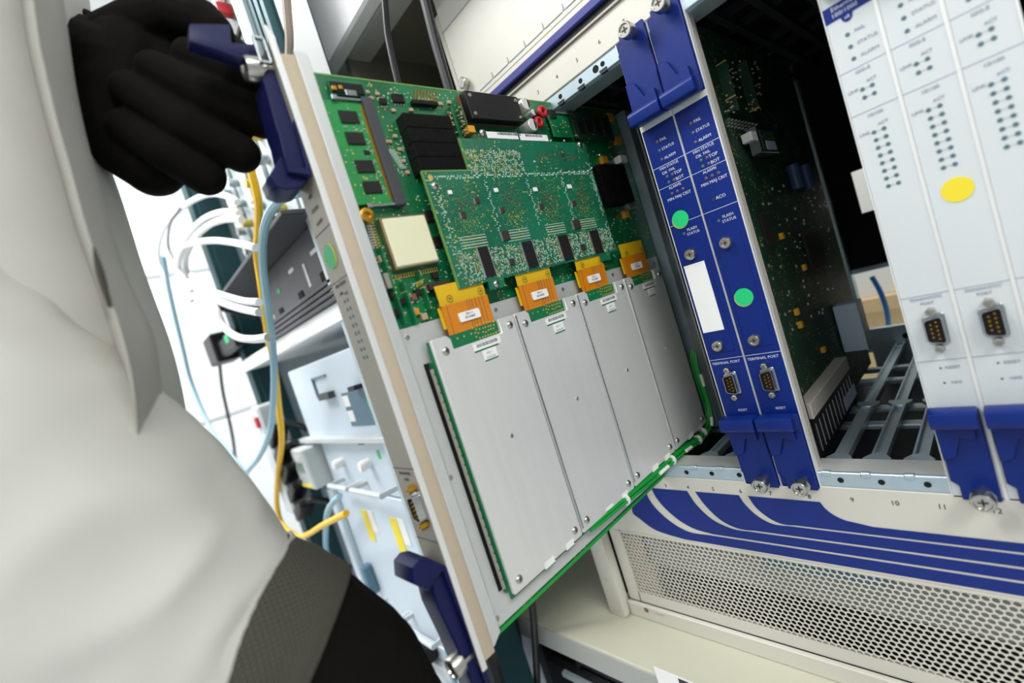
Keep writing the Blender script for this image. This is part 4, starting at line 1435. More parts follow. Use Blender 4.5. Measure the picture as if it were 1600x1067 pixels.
# --- large daughter board on stand-offs
XZ = -0.2605
out = [yz(p, XZ) for p in Q(c1, (1095, 575), (1170, 815), (828, 822))] + [yz(c3(1105, 693), XZ)]
yl, yn = out[2][0], out[0][0]
yr = 0.0175
zt, zn, zb = 0.1395, out[1][1], 0.0290
tabs = []
for p in (c3(1380, 675), c4(925, 475)):
    tabs.append(yz(p, XZ)[0])
poly = [(yl, zb), (tabs[0] - 0.008, zb), (tabs[0] - 0.008, zb - 0.0065), (tabs[0] + 0.008, zb - 0.0065), (tabs[0] + 0.008, zb), (-0.012, zb), (-0.012, zb - 0.0065), (0.004, zb - 0.0065), (0.004, zb), (yr, zb), (yr, zt), (yn, zt), (yn, zn), (yl, zn)]
mz = part('daughter_board', MB().prism(poly, 0, XZ - 0.0016, XZ), 'pcb_mezz', pc)
part('board_edge', MB().box((XZ - 0.0017, XZ + 0.0001), (yl - 0.0004, yl + 0.0005), (zb, zn)).box((XZ - 0.0017, XZ + 0.0001), (yl, yn), (zn - 0.0005, zn + 0.0004)).box((XZ - 0.0017, XZ + 0.0001), (yn - 0.0004, yn + 0.0005), (zn, zt)), 'pcb_edge', mz)
for yy, zz in ((yl + 0.01, zb + 0.01), (yl + 0.01, zn - 0.01), (yr - 0.01, zt - 0.01), (yn + 0.01, zt - 0.01), (tabs[0], zb - 0.003)):
    part('stand_off', MB().cyl((XP, yy, zz), (XZ - 0.0016, yy, zz), 0.0025, 10), 'steel', mz)
for q4 in (((258, 360), (335, 350), (380, 540), (305, 550)), ((520, 315), (590, 305), (635, 485), (565, 495)), ((748, 280), (810, 270), (850, 435), (790, 445)), ((-56, 398), (18, 392), (68, 608), (-6, 618))):
    cp, (a, b, c, d) = quad('memory_chip', Q(c4, *q4), XZ + 0.0002, XZ + 0.0012, 'chip', mz)
    part('chip_leads', MB().box((XZ, XZ + 0.0008), (a - 0.0011, a), (c, d)).box((XZ, XZ + 0.0008), (b, b + 0.0009), (c, d)), 'solder', cp)
for u, v, s in ((118, 130, 16), (400, 105, 16), (637, 80, 15), (140, 315, 30), (655, 235, 28), (185, 505, 20), (700, 400, 18), (-165, 165, 20), (-65, 60, 18)):
    cp, (a, b, c, d) = quad('chip', Q(c4, (u - s, v - s * 1.1), (u + s * 0.8, v - s * 1.3), (u + s * 1.2, v + s * 1.1), (u - s * 0.6, v + s * 1.2)), XZ, XZ + 0.0011, 'chip_brown', mz)
    part('chip_leads', MB().box((XZ, XZ + 0.0006), (a - 0.0010, a), (c, d)), 'solder', cp)
for u, v in ((15, 800), (335, 785), (608, 780), (845, 760)):
    quad('white_component', Q(c2, (u - 15, v - 14), (u + 13, v - 14), (u + 18, v + 14), (u - 10, v + 14)), XZ, XZ + 0.0012, 'label_white', mz)
sb = MB()
for u, v in ((780, 660), (840, 660), (875, 662), (910, 660), (940, 660), (970, 655), (995, 635), (805, 445), (712, 445), (600, 590), (1050, 545)):
    y_, z_ = yz(c2(u, v), XZ)
    sb.lathe((XZ, y_, z_), (1, 0, 0), [(0, 0.0012), (0.0007, 0.0011), (0.0013, 0.0006)], 10)
part('solder_balls', sb, 'solder', mz, kind='stuff')
for p in (c2(240, 390), c2(915, 470), c1(925, 930), c3(1370, 665)):
    y_, z_ = yz(p, XZ)
    pan(mz, (XZ, y_, z_))
y_, z_ = yz(c1(893, 870), XZ)
st = MB()
disc(st, (XZ, y_, z_), 0.0022, 0, 0.0002, 16)
part('gold_pad', st, 'gold_dot', mz)
quad('barcode_label', Q(c2, (262, 376), (485, 392), (490, 440), (275, 418)), XZ, XZ + 0.0003, 'label_white', mz)
quad('barcode_label', Q(c2, (497, 392), (690, 405), (698, 447), (500, 440)), XZ, XZ + 0.0003, 'label_white', mz)
bars = MB()
for p0, n in ((c2(340, 395), 40), (c2(535, 408), 32)):
    y_, z_ = yz(p0, XZ)
    for k in range(n):
        bars.box((XZ + 0.0003, XZ + 0.0004), (y_ + k * 0.0007, y_ + k * 0.0007 + r3.uniform(0.0002, 0.0005)), (z_ - 0.0010, z_ + 0.0010))
part('barcode', bars, 'print_dark', mz, smooth=0, kind='stuff')
for (u, v, s_) in ((660, 620, '0'), (800, 545, '68')):
    y_, z_ = yz(c2(u, v), XZ)
    text(s_, 0.006, 'print_dark', mz, (XZ + 0.0001, y_, z_), SIDE)
    rg = MB()
    rg.loft([[(XZ + 0.0001, y_ + 0.0048 * math.cos(2 * math.pi * k / 24) * s * 0.8, z_ + 0.0058 * math.sin(2 * math.pi * k / 24) * s) for k in range(24)] for s in (1, 0.90)], cap=False)
    part('ink_mark', rg, 'print_dark', mz, smooth=0)
pads, golds, browns = MB(), MB(), MB()


def pad(mb, y, z, a, b, h=0.0003):
    if (yl + 0.001 < y < yr - 0.001) and (zb + 0.001 < z < (zt - 0.009 if y > yn else zn - 0.001)):
        mb.cbox((XZ + h / 2, y, z), (h, a, b))


colw = (yr - yl) / 4.25
for cidx in range(5):
    r4 = random.Random(21)
    oy = yl + 0.010 + colw * cidx
    # quiet green field of the ball grid array with brown capacitors inside
    for _ in range(46):
        pad(browns, oy + 0.012 + r4.gauss(0.008, 0.006), 0.088 + r4.gauss(0, 0.007), 0.0012, 0.0007, 0.0006)
    for _ in range(90):
        pad(golds, oy + r4.uniform(0.004, 0.036), r4.uniform(0.066, 0.105), 0.0005, 0.0005, 0.0002)
    for _ in range(60):
        pad(golds, oy + 0.014 + r4.gauss(0, 0.007), 0.074 + r4.gauss(0, 0.004), 0.0006, 0.0006, 0.0002)
    for k in range(26):
        pad(pads, oy - 0.002 + r4.uniform(-0.002, 0.002), 0.066 + k * 0.0016, r4.uniform(0.0006, 0.0022), 0.0007)
    for k in range(34):
        pad(pads, oy + k * 0.0013, 0.1085 + r4.choice((0, 0.0016)), 0.0008, 0.0012)
    for rr in range(5):
        zz = 0.0645 - rr * 0.0021
        for k in range(24):
            if rr in (1, 3):
                pad(golds, oy + 0.006 + k * 0.0010, zz, 0.0006, 0.0012, 0.0002)
        pad(pads, oy + 0.016, zz, 0.026, 0.00045)
    for _ in range(420):
        v = r4.random() < 0.5
        s = r4.choice((0.0010, 0.0014, 0.0020))
        pad(pads if r4.random() < 0.78 else golds, oy + r4.uniform(-0.003, 0.044), r4.uniform(0.031, 0.0535), s if v else 0.0005, 0.0005 if v else s)
    for _ in range(26):
        pad(browns, oy + r4.uniform(-0.003, 0.044), r4.uniform(0.031, 0.0535), 0.0012, 0.0008, 0.0006)
r4 = random.Random(4)
for _ in range(520):
    v = r4.random() < 0.5
    s = r4.choice((0.0010, 0.0016, 0.0024))
    y_ = r4.uniform(yn, yn + 0.062)
    pad(pads if r4.random() < 0.7 else golds, y_, r4.uniform(0.111, 0.132), s if v else 0.0005, 0.0005 if v else s)
for _ in range(90):
    pad(pads if r4.random() < 0.6 else golds, yl + r4.uniform(0.002, 0.012), r4.uniform(0.032, 0.108), r4.choice((0.0006, 0.0018)), 0.0006)
for _ in range(60):
    pad(pads, yr - r4.uniform(0.002, 0.007), r4.uniform(0.032, 0.12), 0.0007, 0.0011)
for _ in range(40):
    pad(browns, r4.uniform(-0.06, 0.0), 0.125 + r4.gauss(0, 0.003), 0.0012, 0.0009, 0.0006)
part('silver_pads', pads, 'pad_mint', mz, smooth=0, kind='stuff')
part('gold_pads', golds, 'gold_dot', mz, smooth=0, kind='stuff')
part('small_capacitors', browns, 'smd_brown', mz, smooth=0, kind='stuff')

# --- green wiring loom along the lower edge
path = [yz(p, -0.2600) for p in ((925, 826), (936, 818), (969, 790), (1020, 748), (1062, 710), (1095, 686), (1110, 660), (1108, 632), (1097, 600), (1088, 570), (1085, 548))]
loom = thing('wiring_loom', 'bundle of green wires with white ties along the pulled card lower edge', 'wires', (-0.262, 0.0, -0.185))
r5 = random.Random(2)
for k in range(9):
    oy, oz, ox = r5.uniform(-0.0025, 0.0025), r5.uniform(-0.0030, 0.0030), r5.uniform(-0.0032, 0.0022)
    pts = []
    for i, (y_, z_) in enumerate(path):
        f = min(1.0, i / 2.0) if i < 3 else 1.0
        pts.append((-0.2618 + ox * f, y_ + oy * f + r5.uniform(-0.0005, 0.0005), z_ + oz * (0.4 + 0.6 * f) + r5.uniform(-0.0006, 0.0006)))
    part('wire', MB().tube(pts, 0.00125, 7, 5), 'green_wire', loom)
for (i, f) in ((2, 0.2), (3, 0.75), (4, 0.95), (5, 0.4)):
    a = Vector((-0.2623, *path[i]))
    b = Vector((-0.2623, *path[i + 1]))
    cpt = a.lerp(b, f)
    dr = (b - a).normalized()
    part('cable_tie', MB().lathe(cpt - dr * 0.0012, dr, [(0, 0.0046), (0, 0.0052), (0.0024, 0.0052), (0.0024, 0.0046)], 16), 'tie_white', loom)
for (i, f, L) in ((3, 0.35, 0.016), (4, 0.35, 0.012), (6, 0.05, 0.010), (8, 0.2, 0.014)):
    a = Vector((-0.2583, *path[i]))
    b = Vector((-0.2583, *path[i + 1]))
    cpt = a.lerp(b, f)
    dr = (b - a).normalized()
    part('wire_marker', MB().cyl(cpt - dr * L / 2, cpt + dr * L / 2, 0.0017, 10), 'tie_white', loom)
# ------------------------------------------------------------------ neighbouring rack on the left, front face in Y = YK
YK = -0.14


def rk(x, y, dy=0.0):
    r = pY((x, y), YK + dy)
    return r


rf = thing('equipment_rack', 'open dark teal rack frame standing left of the chassis', 'rack', (-0.8, 0.1, -1.40))
for xa, xb in ((-1.125, -1.085), (-0.527, -0.487)):
    po = part('rack_post', MB().box((xa, xb), (YK + 0.006, YK + 0.05), (-1.40, 1.0)), 'rack_teal', rf, bev=0.002)
    for f in (0.0, 0.36, 0.72):
        part('post_rib', MB().box((xa + 0.04 * f, xa + 0.04 * f + 0.010), (YK - 0.004, YK + 0.006), (-1.40, 1.0)), 'rack_teal', po, bev=0.001)
    part('rack_post', MB().box((xa, xb) if xa < -1 else (-0.575, -0.535), (0.30, 0.34), (-1.40, 1.0)), 'rack_teal', rf, bev=0.002)
part('silver_channel', MB().box((-0.556, -0.529), (YK - 0.010, YK + 0.03), (-1.40, 1.0)), 'rack_silver', rf, bev=0.002)
part('side_sheet', MB().box((-1.10, -1.095), (YK + 0.05, 0.34), (-1.40, 1.0)), 'rack_silver', rf)
part('back_sheet', MB().box((-1.10, -0.53), (0.345, 0.35), (-1.40, 1.0)), 'beam_grey', rf)
part('base_frame', MB().box((-1.125, -0.53), (YK, 0.35), (-1.40, -1.36)), 'rack_teal', rf)
# white cross shelf
ws = thing('rack_shelf', 'white metal shelf edge under the dark grey switch in the left rack', 'shelf', (-0.8, 0.0, 0.056))
part('shelf_front', MB().box((-1.165, -0.529), (YK - 0.012, YK - 0.005), (0.0565, 0.0795)), 'wall_white', ws, bev=0.001)
part('shelf_pan', MB().box((-1.08, -0.529), (YK - 0.005, 0.29), (0.0565, 0.0600)), 'wall_white', ws)
part('shelf_tag', MB().box((-0.76, -0.715), (YK - 0.0126, YK - 0.012), (0.060, 0.076)), 'label_white', ws)
# dark switch with an overhanging tray
sw = thing('network_switch', 'dark grey switch with overhanging tray on the white rack shelf', 'switch', (-0.75, 0.0, 0.0795))
part('switch_body', MB().box((-0.87, -0.53), (YK + 0.000, 0.25), (0.112, 0.186)), 'switch_grey', sw, bev=0.002)
for k in range(4):
    part('vent_slat', MB().box((-0.87, -0.53), (YK - 0.016 + 0.002 * k, 0.20), (0.0800 + 0.0082 * k, 0.0858 + 0.0082 * k)), 'switch_grey', sw, bev=0.001)
part('vent_core', MB().box((-0.865, -0.535), (YK + 0.01, 0.19), (0.0798, 0.112)), 'dark_void', sw)
part('tray', MB().box((-1.02, -0.53), (YK - 0.045, 0.10), (0.186, 0.192)), 'switch_grey', sw, bev=0.001)
part('tray_cheek', MB().prism([(YK - 0.045, 0.186), (YK + 0.02, 0.186), (YK + 0.02, 0.150)], 0, -1.02, -1.015), 'switch_grey', sw)
for (px_, m_, dx, dz) in (((490, 393), 'label_white', 0.022, 0.005), ((455, 423), 'label_white', 0.022, 0.005), ((436, 455), 'sticker_green', 0.014, 0.007), ((428, 495), 'label_white', 0.010, 0.006)):
    q = rk(*px_)
    part('switch_badge', MB().box((q.x - dx / 2, q.x + dx / 2), (YK - 0.0008, YK), (q.z - dz / 2, q.z + dz / 2)), m_, sw)
q = rk(480, 430)
part('switch_badge', MB().box((q.x - 0.004, q.x + 0.004), (YK - 0.0008, YK), (q.z - 0.016, q.z + 0.016)), 'label_white', sw)
for px_ in ((507, 432), (472, 463), (441, 488)):
    q = rk(*px_)
    part('switch_port', MB().box((q.x - 0.010, q.x + 0.010), (YK - 0.0012, YK), (q.z - 0.007, q.z + 0.007)), 'dark_void', sw)
# light grey patch frame above the switch
pf = thing('patch_frame', 'pale grey connector frame above the dark switch, with small round sockets', 'patch panel', (-0.7, 0.0, 0.192))
part('frame_body', MB().box((-0.86, -0.557), (YK + 0.004, 0.20), (0.1922, 0.420)), 'rack_silver', pf, bev=0.002)
r6 = random.Random(6)
for k in range(8):
    x_ = -0.845 + k * 0.036
    rib = part('frame_blade', MB().box((x_, x_ + 0.030), (YK - 0.006 - 0.004 * (k % 2), YK + 0.004), (0.200, 0.412)), 'rack_silver' if k % 3 else 'white_panel', pf, bev=0.001)
    if k in (1, 3, 5, 7):
        part('blade_gap', MB().box((x_ + 0.0305, x_ + 0.0355), (YK + 0.0025, YK + 0.004), (0.200, 0.412)), 'dark_steel', rib)
    for j in range(6):
        if k in (1, 2, 4, 6):
            part('round_socket', MB().cyl((x_ + 0.015, YK - 0.020, 0.225 + 0.032 * j), (x_ + 0.015, YK - 0.004, 0.225 + 0.032 * j), 0.0065, 10), 'gold_dot' if (k + j) % 3 == 0 else 'steel', rib)
for px_ in ((458, 347), (451, 362), (424, 388)):
    q = rk(*px_)
    part('black_plug', MB().box((q.x - 0.014, q.x + 0.014), (YK - 0.030, YK - 0.010), (q.z - 0.006, q.z + 0.006)), 'black_plastic', pf, bev=0.001)
# dark unit at the top behind the glove
ud = thing('dark_rack_unit', 'dark grey rack unit at the top, half hidden behind the raised glove', 'rack unit', (-0.75, 0.0, 0.425))
part('unit_body', MB().box((-0.93, -0.557), (YK, 0.20), (0.425, 0.640)), 'switch_grey', ud, bev=0.002)
for k in range(3):
    part('unit_panel', MB().box((-0.90 + 0.12 * k, -0.795 + 0.12 * k), (YK - 0.004, YK), (0.435, 0.630)), 'switch_grey', ud, bev=0.002)
q = rk(352, 3)
part('round_socket', MB().cyl((q.x, YK - 0.012, q.z), (q.x, YK - 0.003, q.z), 0.010, 14), 'label_white', ud)
q = rk(366, 19)
part('red_plug', MB().box((q.x - 0.005, q.x + 0.005), (YK - 0.02, YK - 0.004), (q.z - 0.006, q.z + 0.006)), 'red_switch', ud)
q = rk(276, 4)
part('yellow_plug', MB().box((q.x - 0.010, q.x + 0.010), (YK - 0.02, YK - 0.004), (q.z - 0.014, q.z + 0.020)), 'bright_yellow', ud)

# pale blue units below the shelf
ua = thing('pale_rack_unit', 'pale blue-grey rack unit with a slate label, just under the white rack shelf', 'rack unit', (-0.7, 0.0, -0.098), 'pale units in the left rack')
part('unit_body', MB().box((-0.860, -0.530), (YK, 0.25), (-0.098, 0.024)), 'unit_blue', ua, bev=0.002)
a, b = rk(534, 616), rk(592, 658)
lb_ = part('slate_label', MB().box((a.x, a.x + 0.11), (YK - 0.001, YK), (-0.081, -0.032)), 'unit_label', ua, label='slate blue label with a green dot')
st = MB()
disc(st, (a.x + 0.085, YK - 0.001, -0.052), 0.010, 1, 0.0006, 20, 0.75)
part('round_sticker', st, 'sticker_green', lb_)
for k in range(2):
    part('white_tag', MB().box((a.x + 0.002, a.x + 0.022), (YK - 0.0016, YK - 0.001), (-0.052 - 0.022 * k, -0.036 - 0.022 * k)), 'label_white', lb_)
q = rk(508, 600)
ht = part('latch_handle', MB().box((q.x - 0.045, q.x - 0.041), (YK - 0.003, YK), (q.z - 0.018, q.z + 0.014)).box((q.x - 0.045, q.x + 0.015), (YK - 0.003, YK), (q.z + 0.011, q.z + 0.014)), 'unit_label', ua)
part('latch_pocket', MB().box((q.x - 0.020, q.x + 0.025), (YK - 0.010, YK), (q.z - 0.022, q.z - 0.012)), 'switch_grey', ht)
q = rk(562, 603)
part('latch_peg', MB().box((q.x - 0.012, q.x + 0.010), (YK - 0.012, YK), (q.z - 0.003, q.z + 0.003)), 'dark_steel', ua)
part('lower_lip', MB().box((-0.885, -0.530), (YK - 0.014, YK), (-0.102, -0.094)), 'white_panel', ua, bev=0.001)

ub = thing('pale_rack_unit', 'pale rack unit with two bar handles, above the yellow tagged unit', 'rack unit', (-0.7, 0.0, -0.184), 'pale units in the left rack')
part('unit_body', MB().box((-0.815, -0.530), (YK, 0.25), (-0.184, -0.103)), 'unit_blue', ub, bev=0.002)


def bar_handle(parent, xa, xb, z, m='white_panel'):
    h = MB().tube([(xa, YK, z), (xa, YK - 0.024, z), (xb, YK - 0.024, z), (xb, YK, z)], 0.004, 8, 1)
    return part('bar_handle', h, m, parent)


bar_handle(ub, -0.765, -0.690, -0.168)
bar_handle(ub, -0.675, -0.575, -0.168)
for px_ in ((536, 721), (578, 723)):
    q = rk(*px_)
    part('knob', MB().lathe((q.x, YK, q.z), (0, -1, 0), [(0, 0.007), (0.012, 0.008), (0.016, 0.006)], 14), 'label_white', ub)
q = rk(574, 685)
part('latch_peg', MB().box((q.x - 0.008, q.x + 0.008), (YK - 0.012, YK), (q.z - 0.004, q.z + 0.004)), 'dark_steel', ub)
q = rk(592, 710)
st = MB()
disc(st, (q.x, YK, q.z), 0.007, 1, 0.0006, 16, 0.6)
part('round_sticker', st, 'sticker_green', ub)
mt = thing('energy_meter', 'small white meter box with a display beside the bar-handled unit', 'meter', (-0.85, -0.15, -0.178))
part('meter_case', MB().box((-0.893, -0.822), (YK - 0.030, YK + 0.02), (-0.178, -0.106)), 'white_panel', mt, bev=0.003)
part('display', MB().box((-0.876, -0.846), (YK - 0.0310, YK - 0.030), (-0.148, -0.130)), 'lcd', mt)
part('yellow_strip', MB().box((-0.884, -0.832), (YK - 0.0310, YK - 0.030), (-0.174, -0.169)), 'bright_yellow', mt)
uc = thing('pale_rack_unit', 'pale rack unit with two yellow tags, beside the pulled card serial port', 'rack unit', (-0.7, 0.0, -0.405), 'pale units in the left rack')
part('unit_body', MB().box((-0.835, -0.530), (YK, 0.25), (-0.405, -0.186)), 'unit_blue', uc, bev=0.002)
part('side_lip', MB().box((-0.838, -0.815), (YK - 0.010, YK), (-0.405, -0.186)), 'unit_blue', uc, bev=0.002)
for pa, pb in (((567, 797), (590, 846)), ((612, 809), (634, 866))):
    a, b = rk(*pa), rk(*pb)
    part('yellow_tag', MB().box((a.x - 0.008, a.x + 0.014), (YK - 0.001, YK), (b.z, a.z)), 'bright_yellow', uc)
    part('white_tag', MB().box((a.x + 0.017, a.x + 0.036), (YK - 0.001, YK), (b.z + 0.018, a.z + 0.002)), 'label_white', uc)
bar_handle(uc, -0.760, -0.680, -0.377)
bar_handle(uc, -0.672, -0.575, -0.377)
q = rk(588, 905)
part('side_strap', MB().box((q.x - 0.012, q.x + 0.004), (YK - 0.016, YK - 0.001), (q.z - 0.020, q.z + 0.030)), 'unit_label', uc, bev=0.002)
q = rk(676, 1010)
part('black_latch', MB().box((q.x - 0.016, q.x + 0.016), (YK - 0.030, YK - 0.001), (q.z - 0.010, q.z + 0.012)), 'black_plastic', uc, bev=0.002)
ue = thing('pale_rack_unit', 'lowest pale rack unit in the left rack, mostly hidden behind the black cuff', 'rack unit', (-0.7, 0.0, -0.62), 'pale units in the left rack')
part('unit_body', MB().box((-0.835, -0.530), (YK, 0.25), (-0.62, -0.410)), 'unit_blue', ue, bev=0.002)
part('front_rail', MB().box((-0.835, -0.530), (YK - 0.008, YK), (-0.450, -0.435)), 'white_panel', ue)

# power strip with plugs on the left post
ps = thing('power_strip', 'white upright power strip with a red switch on the left rack post', 'power strip', (-1.12, -0.16, -0.262))
pa, pb = rk(409, 640, -0.03), rk(468, 792, -0.03)
xs = (pa.x + pb.x) / 2
part('strip_body', MB().box((xs - 0.028, xs + 0.022), (YK - 0.045, YK - 0.005), (pb.z - 0.01, pa.z + 0.01)), 'white_panel', ps, bev=0.004)
part('rocker_switch', MB().box((xs - 0.008, xs + 0.012), (YK - 0.050, YK - 0.045), (pa.z - 0.030, pa.z - 0.010)), 'red_switch', ps, bev=0.001)
for k in range(5):
    z_ = pa.z - 0.062 - 0.036 * k
    pl = thing('power_plug', '%s black power plug in the white upright power strip' % ('topmost', 'second from the top', 'middle', 'fourth from the top', 'lowest')[k], 'plug', (xs + 0.0225, YK - 0.03, z_ - 0.013), 'plugs in the power strip')
    part('plug_body', MB().prism([(xs + 0.0225, z_ - 0.013), (xs + 0.0225, z_ + 0.013), (xs + 0.050, z_ + 0.024), (xs + 0.082, z_ + 0.034), (xs + 0.086, z_ + 0.022), (xs + 0.052, z_ + 0.002)], 1, YK - 0.046, YK - 0.018), 'black_plastic', pl, bev=0.005, seg=2)
    part('plug_cord', MB().tube([(xs + 0.080, YK - 0.032, z_ + 0.027), (xs + 0.088, YK - 0.020, z_ + 0.028), (xs + 0.084, YK + 0.02, z_ - 0.01), (xs + 0.070, YK + 0.055, z_ - 0.09)], 0.0055, 8, 4), 'black_cable', pl)
# black adapter by the shelf end
ad = thing('power_adapter', 'black adapter block hanging at the left end of the white rack shelf', 'adapter', (-1.2, -0.15, 0.09))
q = rk(352, 545, -0.01)
part('adapter_body', MB().box((q.x - 0.05, q.x + 0.045), (YK - 0.04, YK + 0.01), (q.z - 0.030, q.z + 0.035)), 'black_plastic', ad, bev=0.004)
part('adapter_arm', MB().box((q.x + 0.045, q.x + 0.20), (YK - 0.03, YK - 0.014), (q.z - 0.022, q.z + 0.012)), 'black_plastic', ad, bev=0.003)
part('adapter_tag', MB().box((q.x + 0.13, q.x + 0.16), (YK - 0.0308, YK - 0.03), (q.z - 0.004, q.z + 0.012)), 'sticker_green', ad)
part('adapter_cord', MB().tube([rk(343, 565, -0.02), rk(348, 610, -0.02), rk(360, 665, -0.02), rk(366, 700, -0.02), rk(372, 760, -0.02)], 0.004, 8, 4), 'black_cable', ad)


# loose cables
def cable(name, pts, r, m, label, dy=-0.05, n=8):
    pp = [rk(p[0], p[1], p[2] if len(p) > 2 else dy) for p in pts]
    return single(name, MB().tube(pp, r, n, 6), m, label, 'cable')


cable('yellow_cable', [(378, 180), (386, 240), (397, 285), (404, 320), (403, 360), (401, 395), (408, 445), (418, 520), (428, 570), (436, 640), (440, 690), (434, 745), (433, 790), (442, 820), (470, 838), (505, 820), (541, 802)], 0.0048, 'cable_yellow', 'yellow cable hanging in front of the left rack and looping back')
cable('light_blue_cable', [(470, 300), (452, 305), (430, 320), (415, 350), (410, 390), (413, 440), (424, 520), (428, 580), (426, 640), (420, 680), (404, 715), (388, 735), (370, 760)], 0.0046, 'cable_blue', 'light blue cable beside the yellow one, curving down to the left', -0.072)
cable('light_blue_cable', [(255, 400), (268, 470), (286, 545), (300, 600), (330, 670), (368, 720), (410, 790)], 0.0042, 'cable_blue', 'faint light blue cable hanging in front of the white wall', -0.09)
cable('light_blue_cable', [(531, 775), (520, 785), (511, 805), (509, 850), (515, 890), (520, 940)], 0.0048, 'cable_blue', 'light blue cable looping beside the yellow tagged unit', -0.03)
cable('light_blue_cable', [(695, 955), (697, 990), (702, 1030), (712, 1075)], 0.004, 'cable_blue', 'light blue cable hanging behind the lower dark blue ejector', -0.03)
wl_ = [
    ([(371, 316), (350, 305), (320, 305), (285, 325), (255, 360), (248, 400), (262, 440), (300, 470)], 'outermost loop of white cable beside the raised glove'),
    ([(374, 333), (345, 332), (315, 345), (290, 375), (275, 415), (290, 450), (330, 470)], 'second white cable loop leading into the patch frame'),
    ([(378, 343), (350, 343), (322, 355), (300, 380), (290, 410), (300, 445), (340, 462)], 'inner white cable loop leading into the patch frame'),
    ([(400, 387), (365, 379), (330, 376), (300, 381), (285, 390), (280, 420), (300, 455)], 'white cable bowing above the dark switch tray'),
    ([(405, 472), (380, 470), (345, 460), (320, 450), (300, 430)], 'upper white cable running into the left end of the switch'),
    ([(405, 488), (375, 482), (345, 472), (318, 458), (296, 440)], 'lower white cable running into the left end of the switch'),
    ([(420, 527), (395, 530), (370, 526), (350, 510), (335, 480), (310, 460)], 'white cable drooping just above the rack shelf end'),
]
for k, (pts, lb2) in enumerate(wl_):
    cable('white_cable', pts, 0.0050, 'cable_white', lb2, -0.030 - 0.011 * k)
cable('black_thin_cable', [(282, 325), (266, 350), (263, 385), (275, 410)], 0.0025, 'black_cable', 'thin black cable inside the white cable loops', -0.035)
cable('tan_cable', [(446, -20), (449, 20), (452, 60), (452, 110), (458, 200)], 0.0042, 'cable_tan', 'tan cable running down beside the right rack post', -0.02)
single('rack_side_cover', MB().box((-0.486, -0.480), (YK + 0.006, -0.096), (-0.36, 1.0)), 'wall_white', 'white side cover beside the tan cable at the top', 'panel', bev=0.002)

# two black cables between rack and chassis
for pts, lb2 in (([(598, -30), (602, 10), (606, 55), (615, 100), (622, 130), (634, 185), (652, 260), (690, 420), (750, 720), (782, 870), (803, 960), (813, 1010), (820, 1080)], 'thin black cable hanging behind the card, nearer the white beam'),
                 ([(656, -30), (665, 5), (680, 65), (693, 110), (703, 145), (716, 195), (732, 262), (760, 420), (805, 720), (820, 860), (831, 940), (836, 1000), (840, 1080)], 'thick black cable hanging behind the card, beside the chassis hood')):
    rr = 0.0034 if 'thin' in lb2 else 0.0045
    single('black_cable', MB().tube([pY(p, -0.082) for p in pts], rr, 10, 6), 'black_cable', lb2, 'cable')

bl_ = MB().tube([pY(p, -0.17) for p in ((748, 985), (757, 1015), (768, 1050), (780, 1100))], 0.011, 10, 4)
single('black_cable_bundle', bl_, 'black_cable', 'thick black cable bundle behind the lower end of the pulled card', 'cable')
# below the chassis shelf
bx_ = thing('black_case', 'black case with a carry handle in the dark space under the shelf', 'case', (-0.35, -0.03, -0.60))
part('case_body', MB().box((-0.50, -0.08), (-0.060, 0.10), (-0.60, -0.440)), 'black_plastic', bx_, bev=0.006)
part('case_rim', MB().box((-0.46, -0.10), (-0.066, -0.060), (-0.452, -0.446)), 'rack_silver', bx_)
part('carry_handle', MB().tube([(-0.44, -0.05, -0.44), (-0.43, -0.055, -0.425), (-0.30, -0.055, -0.425), (-0.29, -0.05, -0.44)], 0.006, 8, 1), 'black_plastic', bx_)
part('lower_panel', MB().box((-0.525, 0.4), (-0.03, -0.02), (-1.36, -0.60)), 'dark_steel', sh)
part('support_panel', MB().box((-0.525, -0.510), (-0.05, 0.55), (-1.40, -0.402)), 'dark_steel', sh)
pp_ = thing('paper_sign', 'white paper sign with a black letter taped to the shelf edge', 'sign', (-0.27, -0.07, -0.44))
q0, q1 = pY((1021, 1041), -0.0702), pY((1100, 1075), -0.0702)
part('paper', MB().box((q0.x, q0.x + 0.14), (-0.0705, -0.0700), (-0.450, q0.z)), 'label_white', pp_, smooth=0)
qc = pY((1060, 1061), -0.0707)
text('F', 0.040, 'print_dark', pp_, (qc.x + 0.006, -0.0707, qc.z - 0.0145))
# ------------------------------------------------------------------ the technician
pe = thing('person', 'person in a pale grey coat and black gloves pulling the card by its lever', 'person', (-0.62, -0.62, -1.40))


def remeshed(name, mb, m, parent, voxel, smooth_it=6, fac=0.5, label=None):
    tmp = bpy.data.objects.new('tmp', mesh_of(mb, 'tmp', m, 0, 0))
    COL.objects.link(tmp)
    rm = tmp.modifiers.new('r', 'REMESH')
    rm.mode = 'VOXEL'
    rm.voxel_size = voxel
    s_ = tmp.modifiers.new('s', 'SMOOTH')
    s_.iterations = smooth_it
    s_.factor = fac
    bpy.context.view_layer.update()
    me = bpy.data.meshes.new_from_object(tmp.evaluated_get(bpy.context.evaluated_depsgraph_get()))
    bpy.data.objects.remove(tmp)
    me.materials.clear()
    me.materials.append(MATS[m])
    for p in me.polygons:
        p.use_smooth = True
    o = link(name, me, parent)
    if label:
        o['label'] = label
    return o


def ball(mb, c, r, n=14):
    c = Vector(c)
    prof = [(-r * math.cos(math.pi * k / 8), max(r * math.sin(math.pi * k / 8), r * 0.02)) for k in range(9)]
    mb.lathe(c, (0, 0.3, 1), prof, n)


